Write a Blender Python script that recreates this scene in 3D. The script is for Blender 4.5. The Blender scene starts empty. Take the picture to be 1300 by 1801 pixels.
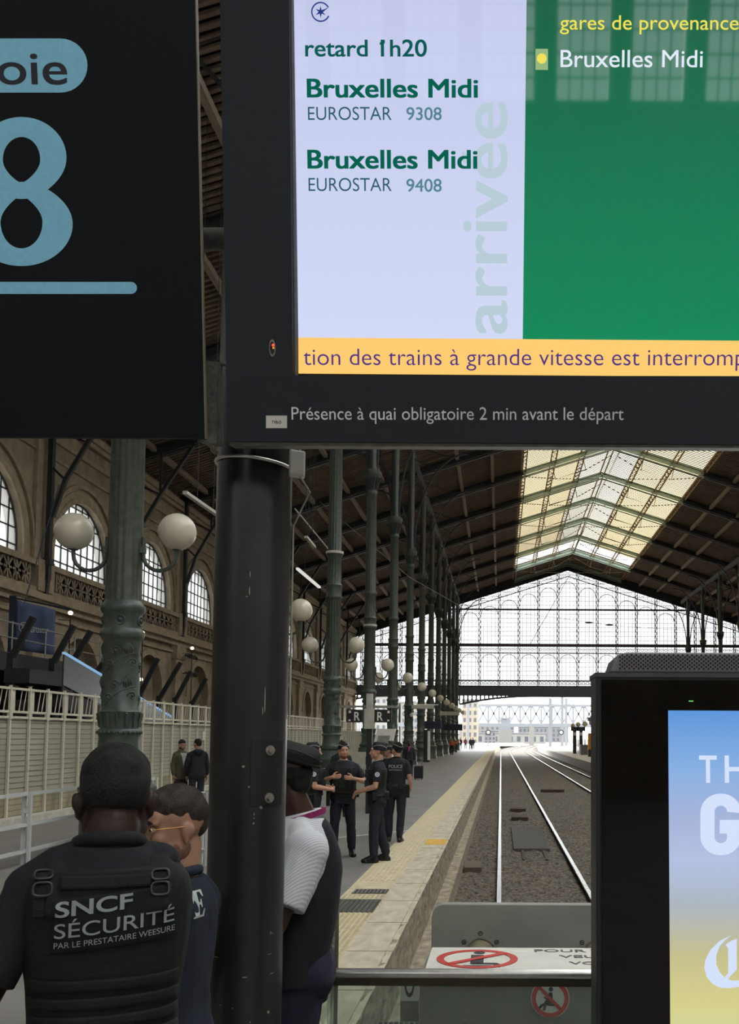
import bpy, bmesh, math, random
from mathutils import Vector, Matrix, noise
from mathutils.bvhtree import BVHTree
PI = math.pi
R = math.radians
random.seed(7)
scene = bpy.context.scene
C = scene.collection

# ------------------------------------------------------------------ camera, sky, exposure
CAM = Vector((0, 0, 1.9)); FPX = 1700.0; CX, CY = 882.0, 1180.0
PITCH, ROLL = R(3.9), 0.005
c_f = Vector((0, math.cos(PITCH), math.sin(PITCH)))
c_u0 = Vector((0, -math.sin(PITCH), math.cos(PITCH))); c_r0 = Vector((1, 0, 0))
c_r = c_r0 * math.cos(ROLL) + c_u0 * math.sin(ROLL)
c_u = c_u0 * math.cos(ROLL) - c_r0 * math.sin(ROLL)
cd = bpy.data.cameras.new('camera'); cam = bpy.data.objects.new('camera', cd); C.objects.link(cam)
mw = Matrix((c_r, c_u, -c_f)).transposed().to_4x4(); mw.translation = CAM
cam.matrix_world = mw
cd.sensor_fit = 'AUTO'; cd.sensor_width = 36.0
cd.lens = FPX / 1801.0 * 36.0
cd.shift_x = -(CX - 650.0) / 1801.0
cd.shift_y = (CY - 900.5) / 1801.0
cd.clip_end = 3000; cd.clip_start = 0.05
scene.camera = cam
vs = scene.view_settings
vs.view_transform = 'Standard'; vs.look = 'None'; vs.exposure = 0.0; vs.gamma = 1.0; vs.use_curve_mapping = False
SKY = 7.0
w = bpy.data.worlds.new('overcast_sky'); scene.world = w; w.use_nodes = True
bg = w.node_tree.nodes['Background']
bg.inputs[0].default_value = (0.95, 0.98, 1.0, 1); bg.inputs[1].default_value = SKY
scene.cycles.max_bounces = 8; scene.cycles.diffuse_bounces = 4; scene.cycles.transparent_max_bounces = 12
scene.cycles.use_denoising = True; scene.cycles.use_adaptive_sampling = True; scene.cycles.adaptive_threshold = .03
scene.cycles.sample_clamp_indirect = 6.0
scene.cycles.caustics_reflective = False; scene.cycles.caustics_refractive = False

def ray(x, y):
    return (c_f + c_r * ((x - CX) / FPX) + c_u * ((CY - y) / FPX))
def px(x, y, Y):
    d = ray(x, y); return CAM + d * (Y / d.y)
def on_plane(x, y, p0, n):
    d = ray(x, y); return CAM + d * ((p0 - CAM).dot(n) / d.dot(n))

# ------------------------------------------------------------------ materials
def lin(c):
    return tuple(((v / 255) / 12.92 if v / 255 <= .04045 else ((v / 255 + .055) / 1.055) ** 2.4) for v in c)
_mats = {}
def M(name, rgb, rough=.6, metal=0., var=.15, scale=6., bump=0., bscale=60., spec=.5, stretch=None, detail=4):
    if name in _mats: return _mats[name]
    m = bpy.data.materials.new(name); m.use_nodes = True; nt = m.node_tree; N = nt.nodes; L = nt.links
    b = N['Principled BSDF']; c = lin(rgb)
    b.inputs['Roughness'].default_value = rough; b.inputs['Metallic'].default_value = metal
    b.inputs['Specular IOR Level'].default_value = spec
    tc = N.new('ShaderNodeTexCoord'); src = tc.outputs['Object']
    if stretch:
        mp = N.new('ShaderNodeMapping'); mp.inputs['Scale'].default_value = stretch; L.new(src, mp.inputs[0]); src = mp.outputs[0]
    nz = N.new('ShaderNodeTexNoise'); nz.inputs['Scale'].default_value = scale; nz.inputs['Detail'].default_value = detail
    L.new(src, nz.inputs['Vector'])
    cr = N.new('ShaderNodeValToRGB'); e = cr.color_ramp.elements
    e[0].position = .3; e[1].position = .7
    e[0].color = (*[max(0, v * (1 - var)) for v in c], 1); e[1].color = (*[min(1, v * (1 + var)) for v in c], 1)
    L.new(nz.outputs['Fac'], cr.inputs[0]); L.new(cr.outputs[0], b.inputs['Base Color'])
    if bump:
        n2 = N.new('ShaderNodeTexNoise'); n2.inputs['Scale'].default_value = bscale; L.new(src, n2.inputs['Vector'])
        bp = N.new('ShaderNodeBump'); bp.inputs['Strength'].default_value = bump; bp.inputs['Distance'].default_value = .01
        L.new(n2.outputs['Fac'], bp.inputs['Height']); L.new(bp.outputs[0], b.inputs['Normal'])
    _mats[name] = m; m['ramp'] = 1
    return m
def Emit(name, rgb, strength=1.0, gloss=0.0):
    if name in _mats: return _mats[name]
    m = bpy.data.materials.new(name); m.use_nodes = True; nt = m.node_tree; N = nt.nodes; L = nt.links
    b = N['Principled BSDF']; c = lin(rgb)
    b.inputs['Base Color'].default_value = (*[v * .03 for v in c], 1)
    b.inputs['Roughness'].default_value = .35; b.inputs['Specular IOR Level'].default_value = gloss
    tc = N.new('ShaderNodeTexCoord'); nz = N.new('ShaderNodeTexNoise'); nz.inputs['Scale'].default_value = 900
    L.new(tc.outputs['Object'], nz.inputs['Vector'])
    cr = N.new('ShaderNodeValToRGB'); e = cr.color_ramp.elements
    e[0].color = (*[v * .97 for v in c], 1); e[1].color = (*[min(1, v * 1.03) for v in c], 1)
    L.new(nz.outputs['Fac'], cr.inputs[0]); L.new(cr.outputs[0], b.inputs['Emission Color'])
    b.inputs['Emission Strength'].default_value = strength
    _mats[name] = m; return m
def Grad(name, stops, strength, axis, lo, hi, gloss=.5, rough=.03):
    """a lit screen whose emission is a colour gradient along one object axis"""
    m = bpy.data.materials.new(name); m.use_nodes = True; nt = m.node_tree; N = nt.nodes; L = nt.links
    b = N['Principled BSDF']; b.inputs['Base Color'].default_value = (.004, .004, .004, 1)
    b.inputs['Roughness'].default_value = rough; b.inputs['Specular IOR Level'].default_value = gloss
    tc = N.new('ShaderNodeTexCoord'); sp = N.new('ShaderNodeSeparateXYZ'); L.new(tc.outputs['Object'], sp.inputs[0])
    mr = N.new('ShaderNodeMapRange'); mr.inputs['From Min'].default_value = lo; mr.inputs['From Max'].default_value = hi
    L.new(sp.outputs[axis], mr.inputs['Value'])
    cr = N.new('ShaderNodeValToRGB'); el = cr.color_ramp.elements
    while len(el) < len(stops): el.new(.5)
    for e, (p, c) in zip(el, stops): e.position = p; e.color = (*lin(c), 1)
    L.new(mr.outputs[0], cr.inputs[0]); L.new(cr.outputs[0], b.inputs['Emission Color'])
    b.inputs['Emission Strength'].default_value = strength
    _mats[name] = m; return m
def Glass(name, tint=(1, 1, 1), clear=.85, rough=.05, trans=0., gloss=True):
    """thin pane: mostly see-through, partly frosted (translucent), slightly reflecting"""
    if name in _mats: return _mats[name]
    m = bpy.data.materials.new(name); m.use_nodes = True; nt = m.node_tree; N = nt.nodes; L = nt.links
    for n in list(N):
        if n.type != 'OUTPUT_MATERIAL': N.remove(n)
    out = [n for n in N if n.type == 'OUTPUT_MATERIAL'][0]
    t = N.new('ShaderNodeBsdfTransparent')
    tc = N.new('ShaderNodeTexCoord'); nz = N.new('ShaderNodeTexNoise'); nz.inputs['Scale'].default_value = .7
    L.new(tc.outputs['Object'], nz.inputs['Vector'])
    cr = N.new('ShaderNodeValToRGB'); e = cr.color_ramp.elements; e[0].position = .3; e[1].position = .7
    e[0].color = (*[v * .88 for v in tint], 1); e[1].color = (*tint, 1)
    L.new(nz.outputs['Fac'], cr.inputs[0]); L.new(cr.outputs[0], t.inputs[0])
    last = t.outputs[0]
    if clear < 1:
        tl = N.new('ShaderNodeBsdfTranslucent' if trans else 'ShaderNodeBsdfDiffuse'); tl.inputs[0].default_value = (*tint, 1)
        mx = N.new('ShaderNodeMixShader'); mx.inputs[0].default_value = 1 - clear
        L.new(last, mx.inputs[1]); L.new(tl.outputs[0], mx.inputs[2]); last = mx.outputs[0]
    if gloss:
        g = N.new('ShaderNodeBsdfGlossy'); g.inputs['Roughness'].default_value = rough
        fr = N.new('ShaderNodeFresnel'); fr.inputs[0].default_value = 1.3
        ge = N.new('ShaderNodeNewGeometry'); mt = N.new('ShaderNodeMath'); mt.operation = 'SUBTRACT'; mt.use_clamp = True; L.new(fr.outputs[0], mt.inputs[0]); L.new(ge.outputs['Backfacing'], mt.inputs[1])
        mx = N.new('ShaderNodeMixShader'); L.new(mt.outputs[0], mx.inputs[0]); L.new(last, mx.inputs[1]); L.new(g.outputs[0], mx.inputs[2]); last = mx.outputs[0]
    L.new(last, out.inputs[0]); _mats[name] = m; return m

# ------------------------------------------------------------------ object helpers
def tag(o, label=None, cat=None, group=None, kind=None):
    if label: o['label'] = label
    if cat: o['category'] = cat
    if group: o['group'] = group
    if kind: o['kind'] = kind
    return o
def thing(name, label, cat, loc=(0, 0, 0), rz=0., group=None, scale=1.):
    o = bpy.data.objects.new(name, None); C.objects.link(o); o.empty_display_size = .1
    o.location = loc; o.rotation_euler = (0, 0, rz); o.scale = (scale,) * 3
    return tag(o, label, cat, group)
def link(name, me, parent=None):
    o = bpy.data.objects.new(name, me); C.objects.link(o)
    if parent is not None: o.parent = parent
    return o
def copy_tree(o, parent=None):
    c = o.copy(); C.objects.link(c)
    if parent is not None: c.parent = parent
    for ch in o.children: copy_tree(ch, c)
    return c

class MB:
    def __init__(s): s.v = []; s.f = []; s.mi = []; s.cur = 0
    def add(s, vs_, fs):
        b = len(s.v); s.v += [tuple(v) for v in vs_]
        for f in fs: s.f.append([b + i for i in f]); s.mi.append(s.cur)
        return s
    def box(s, x0, x1, y0, y1, z0, z1):
        return s.add([(x0, y0, z0), (x1, y0, z0), (x1, y1, z0), (x0, y1, z0), (x0, y0, z1), (x1, y0, z1), (x1, y1, z1), (x0, y1, z1)],
                     [(0, 3, 2, 1), (4, 5, 6, 7), (0, 1, 5, 4), (1, 2, 6, 5), (2, 3, 7, 6), (3, 0, 4, 7)])
    def obox(s, o, a, b, c):
        """box from corner o along vectors a, b, c"""
        o, a, b, c = map(Vector, (o, a, b, c))
        p = [o, o + a, o + a + b, o + b, o + c, o + a + c, o + a + b + c, o + b + c]
        fs = [(0, 3, 2, 1), (4, 5, 6, 7), (0, 1, 5, 4), (1, 2, 6, 5), (2, 3, 7, 6), (3, 0, 4, 7)]
        if a.cross(b).dot(c) < 0: fs = [f[::-1] for f in fs]
        return s.add(p, fs)
    def bar(s, p, q, w_, h_, up=(0, 0, 1)):
        p, q = Vector(p), Vector(q); d = q - p; u = Vector(up)
        a = d.cross(u)
        if a.length < 1e-6: a = d.cross(Vector((1, 0, 0)))
        a.normalize(); b = a.cross(d).normalized()
        return s.obox(p - a * w_ / 2 - b * h_ / 2, a * w_, b * h_, d)
    def tube(s, pts, r, seg=10, cap=True, closed=False):
        pts = [Vector(p) for p in pts]; n = len(pts)
        rs = r if isinstance(r, (list, tuple)) else [r] * n
        t0 = (pts[1] - pts[0]).normalized()
        a = t0.cross(Vector((0, 0, 1)))
        if a.length < 1e-3: a = t0.cross(Vector((1, 0, 0)))
        a.normalize(); vs_ = []; fs = []
        for i in range(n):
            if closed: t = (pts[(i + 1) % n] - pts[i - 1]).normalized()
            elif i == 0: t = t0
            elif i == n - 1: t = (pts[i] - pts[i - 1]).normalized()
            else: t = (pts[i + 1] - pts[i - 1]).normalized()
            a = (a - t * a.dot(t)).normalized(); b = t.cross(a)
            for k in range(seg):
                th = 2 * PI * k / seg; vs_.append(pts[i] + (a * math.cos(th) + b * math.sin(th)) * rs[i])
        for i in range(n if closed else n - 1):
            for k in range(seg):
                k2 = (k + 1) % seg; j = (i + 1) % n
                fs.append((i * seg + k, i * seg + k2, j * seg + k2, j * seg + k))
        if cap and not closed:
            fs.append(tuple(range(seg))[::-1]); fs.append(tuple((n - 1) * seg + k for k in range(seg)))
        return s.add(vs_, fs)
    def lathe(s, prof, seg=24, c=(0, 0, 0), flute=None):
        """prof: (r, z[, flute depth]) from bottom to top about the vertical through c"""
        vs_ = []; fs = []; n = len(prof)
        for p in prof:
            r, z = p[0], p[1]; fd = p[2] if len(p) > 2 else 0
            for k in range(seg):
                th = 2 * PI * k / seg; rr = r - (fd * (.5 - .5 * math.cos(flute * th)) if fd and flute else 0)
                vs_.append((c[0] + rr * math.cos(th), c[1] + rr * math.sin(th), c[2] + z))
        for i in range(n - 1):
            for k in range(seg):
                k2 = (k + 1) % seg; fs.append((i * seg + k, i * seg + k2, (i + 1) * seg + k2, (i + 1) * seg + k))
        fs.append(tuple(range(seg))[::-1]); fs.append(tuple((n - 1) * seg + k for k in range(seg)))
        return s.add(vs_, fs)
    def ball(s, c, r, seg=20, rings=12):
        rx, ry, rz = r if isinstance(r, (tuple, list)) else (r, r, r)
        vs_ = [(c[0], c[1], c[2] - rz)]; fs = []
        for i in range(1, rings):
            ph = -PI / 2 + PI * i / rings
            for k in range(seg):
                th = 2 * PI * k / seg
                vs_.append((c[0] + rx * math.cos(ph) * math.cos(th), c[1] + ry * math.cos(ph) * math.sin(th), c[2] + rz * math.sin(ph)))
        vs_.append((c[0], c[1], c[2] + rz)); t = len(vs_) - 1
        for k in range(seg):
            k2 = (k + 1) % seg; fs.append((0, 1 + k2, 1 + k)); fs.append((t, 1 + (rings - 2) * seg + k, 1 + (rings - 2) * seg + k2))
            for i in range(rings - 2):
                a = 1 + i * seg; fs.append((a + k, a + k2, a + seg + k2, a + seg + k))
        return s.add(vs_, fs)
    def poly(s, pts, n, depth):
        """flat outline pts (3-D, counter-clockwise seen from +n) extruded by depth along n"""
        pts = [Vector(p) for p in pts]; n = Vector(n).normalized() * depth; k = len(pts)
        fs = [tuple(range(k))[::-1], tuple(range(k, 2 * k))] + [(i, (i + 1) % k, k + (i + 1) % k, k + i) for i in range(k)]
        return s.add(pts + [p + n for p in pts], fs)
    def ring(s, c, a, b, r0, r1, depth, t0=0., t1=2 * PI, seg=32, e=(1., 1.)):
        """flat annulus (or sector) in the plane a,b about c, thickness depth along a x b"""
        c, a, b = Vector(c), Vector(a), Vector(b); n = a.cross(b).normalized() * depth
        full = abs(t1 - t0) > 2 * PI - 1e-4; m = seg if full else seg + 1; vs_ = []; fs = []
        for i in range(m):
            t = t0 + (t1 - t0) * i / seg; d = a * (math.cos(t) * e[0]) + b * (math.sin(t) * e[1])
            vs_ += [c + d * r0, c + d * r1, c + d * r1 + n, c + d * r0 + n]
        for i in range(seg):
            p, q = 4 * i, 4 * ((i + 1) % m)
            for k in range(4): fs.append((p + k, q + k, q + (k + 1) % 4, p + (k + 1) % 4)[::-1])
        if not full: fs += [(0, 1, 2, 3), (4 * seg + 3, 4 * seg + 2, 4 * seg + 1, 4 * seg)]
        return s.add(vs_, fs)
    def disc(s, c, a, b, r, depth, seg=32, e=(1., 1.)):
        c, a, b = Vector(c), Vector(a), Vector(b)
        return s.poly([c + a * (r * e[0] * math.cos(2 * PI * i / seg)) + b * (r * e[1] * math.sin(2 * PI * i / seg)) for i in range(seg)], a.cross(b), depth)
    def mesh(s, name, mats, smooth=None, fix=True):
        me = bpy.data.meshes.new(name); me.from_pydata(s.v, [], s.f)
        if not isinstance(mats, (list, tuple)): mats = [mats]
        for m in mats: me.materials.append(m)
        if len(mats) > 1: me.polygons.foreach_set('material_index', s.mi)
        if fix:
            bm = bmesh.new(); bm.from_mesh(me); bmesh.ops.recalc_face_normals(bm, faces=bm.faces); bm.to_mesh(me); bm.free()
        if smooth is not None:
            me.polygons.foreach_set('use_smooth', [True] * len(me.polygons)); me.set_sharp_from_angle(angle=R(smooth))
        me.update(); return me
    def build(s, name, mats, parent=None, smooth=None, fix=True, **kw):
        o = link(name, s.mesh(name, mats, smooth, fix), parent)
        if kw: tag(o, **kw)
        return o
def bevelled(o, wdt=.004, seg=2):
    m = o.modifiers.new('bevel', 'BEVEL'); m.width = wdt; m.segments = seg; m.limit_method = 'ANGLE'; m.angle_limit = R(40); return o
def struct(mb, name, mats, smooth=None, parent=None, fix=True):
    return tag(mb.build(name, mats, parent, smooth, fix), kind=None if parent else 'structure')

# a second scene is used as a workshop to evaluate text and remeshing; removed at the end
work = bpy.data.scenes.new('work'); wvl = work.view_layers[0]
def evaluated(o):
    work.collection.objects.link(o); wvl.update()
    me = bpy.data.meshes.new_from_object(o.evaluated_get(wvl.depsgraph)); d = o.data
    bpy.data.objects.remove(o)
    return me
def text_raw(body, bold=0., ext=.01, res=6):
    """text as a mesh; heavier weights are struck several times side by side"""
    cu = bpy.data.curves.new('t', 'FONT'); cu.body = body; cu.extrude = ext; cu.resolution_u = res
    if isinstance(bold, str): cu.offset = float(bold); bold = 0
    if bold < 0: cu.offset = bold
    me = evaluated(bpy.data.objects.new('t', cu)); bpy.data.curves.remove(cu)
    if bold > 0:
        bm = bmesh.new(); q = bold * .75
        for dx, dy, dz in ((-q, -q * .5, 0), (q, -q * .5, .0004), (-q, q * .5, .0008), (q, q * .5, .0012), (0, 0, .0016)):
            m2 = me.copy(); m2.transform(Matrix.Translation((dx, dy, dz))); bm.from_mesh(m2); bpy.data.meshes.remove(m2)
        bm.to_mesh(me); bm.free()
    return me
_cap = []
def lettering(body, mat, parent, o, right, up, w_, h_, bold=0., ext=.002, name='lettering', off=0.):
    """text whose baseline starts at o; w_ = total width (None keeps proportion), h_ = capital height"""
    if not _cap: m0 = text_raw('H'); _cap.append(max(v.co.y for v in m0.vertices)); bpy.data.meshes.remove(m0)
    me = text_raw(body, bold); xs = [v.co.x for v in me.vertices]; x0, x1 = min(xs), max(xs)
    sy = h_ / _cap[0]; sx = w_ / (x1 - x0) if w_ else sy
    o, right, up = Vector(o), Vector(right).normalized(), Vector(up).normalized(); n = right.cross(up)
    for v in me.vertices:
        c = v.co; v.co = o + right * ((c.x - x0) * sx) + up * (c.y * sy) + n * (c.z / .01 * ext / 2 + ext / 2 + off)
    me.name = name; me.materials.clear(); me.materials.append(mat)
    if parent is not None and (parent.location.length > 1e-6 or parent.rotation_euler.z):
        wm = Matrix.LocRotScale(parent.location, parent.rotation_euler, parent.scale).inverted(); me.transform(wm)
    return link(name, me, parent)

# ------------------------------------------------------------------ palette
m_roof = M('roof_boards', (30, 26, 24), .9, var=.3, scale=3)
m_slat = M('roof_battens', (128, 110, 94), .85, var=.25, scale=2)
m_iron = M('dark_green_iron', (58, 64, 60), .55, var=.25, scale=5)
m_irondk = M('shaded_dark_iron', (40, 42, 42), .6, var=.2)
m_trusspale = M('pale_green_truss_paint', (150, 165, 150), .6, var=.15)
m_green = M('column_green_paint', (73, 84, 75), .42, var=.3, scale=7, bump=.25, bscale=30)
m_stone = M('station_limestone', (150, 136, 116), .9, var=.25, scale=1.3, bump=.3, bscale=12)
m_stonelt = M('carved_limestone', (162, 147, 124), .9, var=.2, scale=2, bump=.2, bscale=15)
m_purlin = M('purlin_paint', (150, 135, 118), .8, var=.15)
m_asph = M('platform_asphalt', (131, 127, 122), .55, var=.14, scale=1.2, bump=.15, bscale=150)
m_conc = M('pit_concrete', (125, 120, 108), .85, var=.3, scale=5, bump=.3, bscale=25)
m_black = M('satin_black_paint', (24, 25, 26), .38, var=.2, scale=20)
m_housing = M('charcoal_powder_coat', (40, 45, 51), .65, var=.12, scale=200, spec=.3)
m_steel = M('brushed_stainless', (214, 212, 206), .3, metal=1., var=.08, scale=30)
m_galv = M('galvanised_steel', (150, 150, 142), .5, metal=.6, var=.25, scale=18)
m_white = M('white_paint', (225, 222, 212), .6, var=.06)
m_offw = M('grey_white_paint', (190, 187, 172), .65, var=.12, scale=5)
m_globe = M('opal_globe_glass', (212, 204, 184), .25, var=.07, scale=3)
m_red = M('sign_red', (205, 62, 52), .5, var=.1)
m_signblk = M('sign_black', (32, 32, 34), .5, var=.1)
m_textw = M('white_print', (235, 232, 225), .6, var=.03)
def ordinal(n):
    return ['first', 'second', 'third', 'fourth', 'fifth', 'sixth', 'seventh', 'eighth', 'ninth', 'tenth', 'eleventh', 'twelfth', 'thirteenth', 'fourteenth', 'fifteenth'][n]
# ------------------------------------------------------------------ the train hall
BAY, Y0 = 9.855, 15.73
XA, XB, XC, XL, XR = -6.2, 26.0, 9.9, -22.0, 41.8
YF, YG = -24.0, Y0 + 13 * BAY
SL = .32
def zr(x): return 28.4 - SL * abs(x - XC)
def track_dx(y): return max(0., y - 160.) ** 2 / 2320.

# floor: asphalt platform with cut-out for the track pit
EDGE = -0.95
def strip(mb, x0, x1, y0, y1, z, step=10.):
    """ground strip that follows the tracks' bend beyond the hall"""
    ys = [y0]
    while ys[-1] < y1: ys.append(min(y1, ys[-1] + step))
    for a, b in zip(ys, ys[1:]):
        da, db = track_dx(a), track_dx(b)
        mb.add([(x0 + da, a, z), (x1 + da, a, z), (x1 + db, b, z), (x0 + db, b, z)], [(0, 1, 2, 3)])
mb = MB()
strip(mb, -26, -1.89, 4.3, 300, 0)
mb.add([(-30, YF, 0), (50, YF, 0), (50, 4.3, 0), (-30, 4.3, 0)], [(0, 1, 2, 3)])
struct(mb, 'floor', m_asph, fix=False)
m_fslab = M('platform_edge_stone', (198, 188, 164), .8, var=.2, scale=9, bump=.2, bscale=60, stretch=(1, .35, 1))
m_tact = M('cream_tactile_paving', (206, 193, 160), .75, var=.14, scale=7)
m_edge = M('worn_platform_edge', (150, 138, 118), .9, var=.45, scale=8, bump=.6, bscale=20, stretch=(1, .5, 2))
mb = MB(); strip(mb, -1.36, EDGE, 4.3, 300, 0.0)
mb.add([(-1.9, 4.3, -.02), (EDGE - .03, 4.3, -.02), (EDGE - .03, 200, -.02), (-1.9, 200, -.02)], [(0, 1, 2, 3)])
struct(mb, 'floor_edge_slabs', m_fslab, fix=False)
m_joint = M('slab_joint', (96, 88, 72), .9)
mb = MB()
y = 4.75
while y < 60: mb.box(-1.355, EDGE, y, y + .012, -.01, .0012); y += 1.32
struct(mb, 'floor_slab_joints', m_joint)
mb = MB(); strip(mb, -1.89, -1.375, 4.3, 300, 0.0)
mb.add([(-1.375, 4.3, -.004), (-1.36, 4.3, -.004), (-1.36, 160, -.004), (-1.375, 160, -.004)], [(0, 1, 2, 3)])
struct(mb, 'floor_tactile_strip', m_tact, fix=False)
mb = MB()
for k in range(7):
    x = -1.85 + k * .07
    mb.box(x, x + .03, 12.9, 150, 0, .006)
y = 4.6
while y < 12.2:
    if not (10.55 < y < 11.45 or 11.75 < y < 12.2):
        for k in range(9): mb.box(-1.86 + k * .055, -1.83 + k * .055, y, y + .03, 0, .006)
    y += .06
struct(mb, 'floor_tactile_ribs', m_tact)
# pit walls and ledge
mb = MB()
n = 160
rnd = random.Random(3)
ys = [4.3 + i * .12 for i in range(n)] + [24 + i * 3 for i in range(60)]
top = []; 
for i, yy in enumerate(ys):
    j = rnd.uniform(-.018, .012) if yy < 24 else 0
    top.append((EDGE + track_dx(yy) + j, yy, rnd.uniform(-.012, 0) if yy < 24 else 0))
vs_ = []; fs = []
for (x, yy, z) in top:
    d = track_dx(yy); vs_ += [(EDGE - .06 + d, yy, 0.0008), (x, yy, z), (EDGE + .01 + d + rnd.uniform(-.01, .01), yy, -.25), (EDGE + .015 + d, yy, -.5), (EDGE + .19 + d, yy, -.5), (EDGE + .2 + d, yy, -.9)]
for i in range(len(top) - 1):
    for k in range(5): fs.append((i * 6 + k, i * 6 + k + 1, i * 6 + 7 + k, i * 6 + 6 + k))
mb.add(vs_, fs)
mb.add([(-30, 4.3, 0), (50, 4.3, 0), (50, 4.3, -1), (-30, 4.3, -1)], [(0, 1, 2, 3)])
struct(mb, 'platform_wall', m_edge, smooth=60)
# ballast bed, lumpy where it is near
m_ball = M('track_ballast', (94, 86, 75), .95, var=.85, scale=16, bump=.9, bscale=28, detail=8)
mb = MB()
nx = 86; ys = [4.4]; st = .085
while ys[-1] < 150: ys.append(ys[-1] + st); st *= 1.0 if ys[-1] < 30 else 1.02
ny = len(ys)
for j, yy in enumerate(ys):
    for i in range(nx):
        x = -1.0 + i * .09
        z = -.8 + .05 * noise.noise(Vector((x * 7, yy * 7, 0))) + .035 * noise.noise(Vector((x * 17, yy * 17, 3)))
        mb.v.append((x, yy, z))
for j in range(ny - 1):
    for i in range(nx - 1):
        a = j * nx + i; mb.f.append([a, a + 1, a + nx + 1, a + nx]); mb.mi.append(0)
yy = ys[-1]
strip(mb, -1.2, 60, yy - .1, 420, -.8)
mb.add([(-1 + 85 * .09, 4.4, -.8), (60, 4.4, -.8), (60, yy, -.8), (-1 + 85 * .09, yy, -.8)], [(0, 1, 2, 3)])
mb.add([(-1.3, 4, -.93), (60, 4, -.93), (60, yy, -.93), (-1.3, yy, -.93)], [(0, 1, 2, 3)])
o = struct(mb, 'ground_ballast', m_ball, smooth=None, fix=False)
# inserts of the platform strip
m_dkplate = M('dark_stud_plate', (62, 62, 60), .55, var=.2, scale=30)
t = thing('tactile_grating', 'dark studded plate let into the cream tactile strip, the larger and nearer one', 'floor plate', (-1.64, 11.0, 0), group='dark plates in the tactile strip')
MB().box(-.25, .26, -.42, .42, -.01, .004).build('plate', m_dkplate, t)
mb = MB()
for i in range(9):
    for j in range(15): mb.box(-.235 + i * .054, -.205 + i * .054, -.40 + j * .055, -.375 + j * .055, .004, .012)
mb.build('stud', m_galv, t)
t = thing('tactile_grating', 'narrow dark drain grate in the cream strip, beyond the larger studded plate', 'floor plate', (-1.59, 12.0, 0), group='dark plates in the tactile strip')
MB().box(-.21, .21, -.17, .17, -.01, .004).build('plate', m_dkplate, t)
mb = MB()
for i in range(9): mb.box(-.2 + i * .047, -.185 + i * .047, -.15, .15, .004, .01)
mb.build('bar', m_galv, t)
m_yel = M('yellow_paint_mark', (226, 178, 74), .7, var=.15, scale=9)
tag(MB().box(-1.35, -.98, 17.2, 18.1, 0, .003).build('yellow_floor_mark', m_yel), 'yellow painted rectangle on the pale platform edge slab', 'floor marking')
m_line = M('worn_white_line', (205, 203, 196), .7, var=.2, scale=15)
mb = MB()
mb.obox((-3.9, 17.3, .001), (1.4, 1.5, 0), (-.07, .07, 0), (0, 0, .003))
mb.obox((-2.35, 19.0, .001), (.7, 1.0, 0), (-.06, .05, 0), (0, 0, .003))
tag(mb.build('white_floor_line', m_line), 'worn white line on the dark platform between the policemen', 'floor marking')

# ------------------------------------------------------------------ roof
mb = MB()
XS0, XS1 = 1.85, 17.95; YS1 = Y0 + 12 * BAY
def slope_quad(mb, xa, xb, ya, yb, dz):
    mb.add([(xa, ya, zr(xa) + dz), (xb, ya, zr(xb) + dz), (xb, yb, zr(xb) + dz), (xa, yb, zr(xa) + dz)], [(0, 1, 2, 3)])
for xa, xb in ((XL - .6, XS0), (XS1, XR + .6)): slope_quad(mb, xa, xb, YF, YG + .5, .06)
for xa, xb in ((XS0, XC), (XC, XS1)): slope_quad(mb, xa, xb, YS1, YG + .5, .06)
mb.cur = 1
y = YF + .2
while y < YG:
    yb = y + .17
    for xa, xb in ((XL - .6, XS0), (XS1, XR + .6)):
        mb.obox((xa, y, zr(xa) - .12), (xb - xa, 0, zr(xb) - zr(xa)), (0, .17, 0), (0, 0, .13))
    if y > YS1:
        for xa, xb in ((XS0, XC), (XC, XS1)): mb.obox((xa, y, zr(xa) - .12), (xb - xa, 0, zr(xb) - zr(xa)), (0, .17, 0), (0, 0, .13))
    y += .42
struct(mb, 'ceiling', [m_roof, m_slat], fix=False)
# glazed ridge
g_yel = Glass('yellowed_roof_glass', (.42, .345, .21), .62, trans=True, gloss=False)
g_clr = Glass('clear_roof_glass', (.40, .375, .31), .62, trans=True, gloss=False)
mb = MB()
RW = 2.7
YM = Y0 + 5 * BAY
slope_quad(mb, XS0, XC - RW, YM, YS1 - 5, .05); slope_quad(mb, XC + RW, XS1, YM, YS1 - 5, .05)
mb.cur = 1
slope_quad(mb, XC - RW, XC, YM, YS1 - 5, .05); slope_quad(mb, XC, XC + RW, YM, YS1 - 5, .05)
mb.cur = 2
for a, b in ((YF, YM), (YS1 - 5, YS1 + .1)): slope_quad(mb, XS0, XC, a, b, .04 if b > YM else .05); slope_quad(mb, XC, XS1, a, b, .04 if b > YM else .05)  # near half, out of view, made clearer to light the hall
sky_w = struct(mb, 'window_1', [g_yel, g_clr, Glass('brighter_roof_glass', (.95, .95, .92), .5, trans=True, gloss=False)], fix=False)
m_gbar = M('skylight_glazing_bar', (58, 48, 36), .7, var=.2)
mb = MB(); y = YF + .2
while y < YS1:
    for xa, xb in ((XS0, XC), (XC, XS1)): mb.obox((xa, y, zr(xa) + .0), (xb - xa, 0, zr(xb) - zr(xa)), (0, .165, 0), (0, 0, .03))
    y += .42
mb.build('glazing_bar', m_gbar, sky_w, fix=False)
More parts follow.
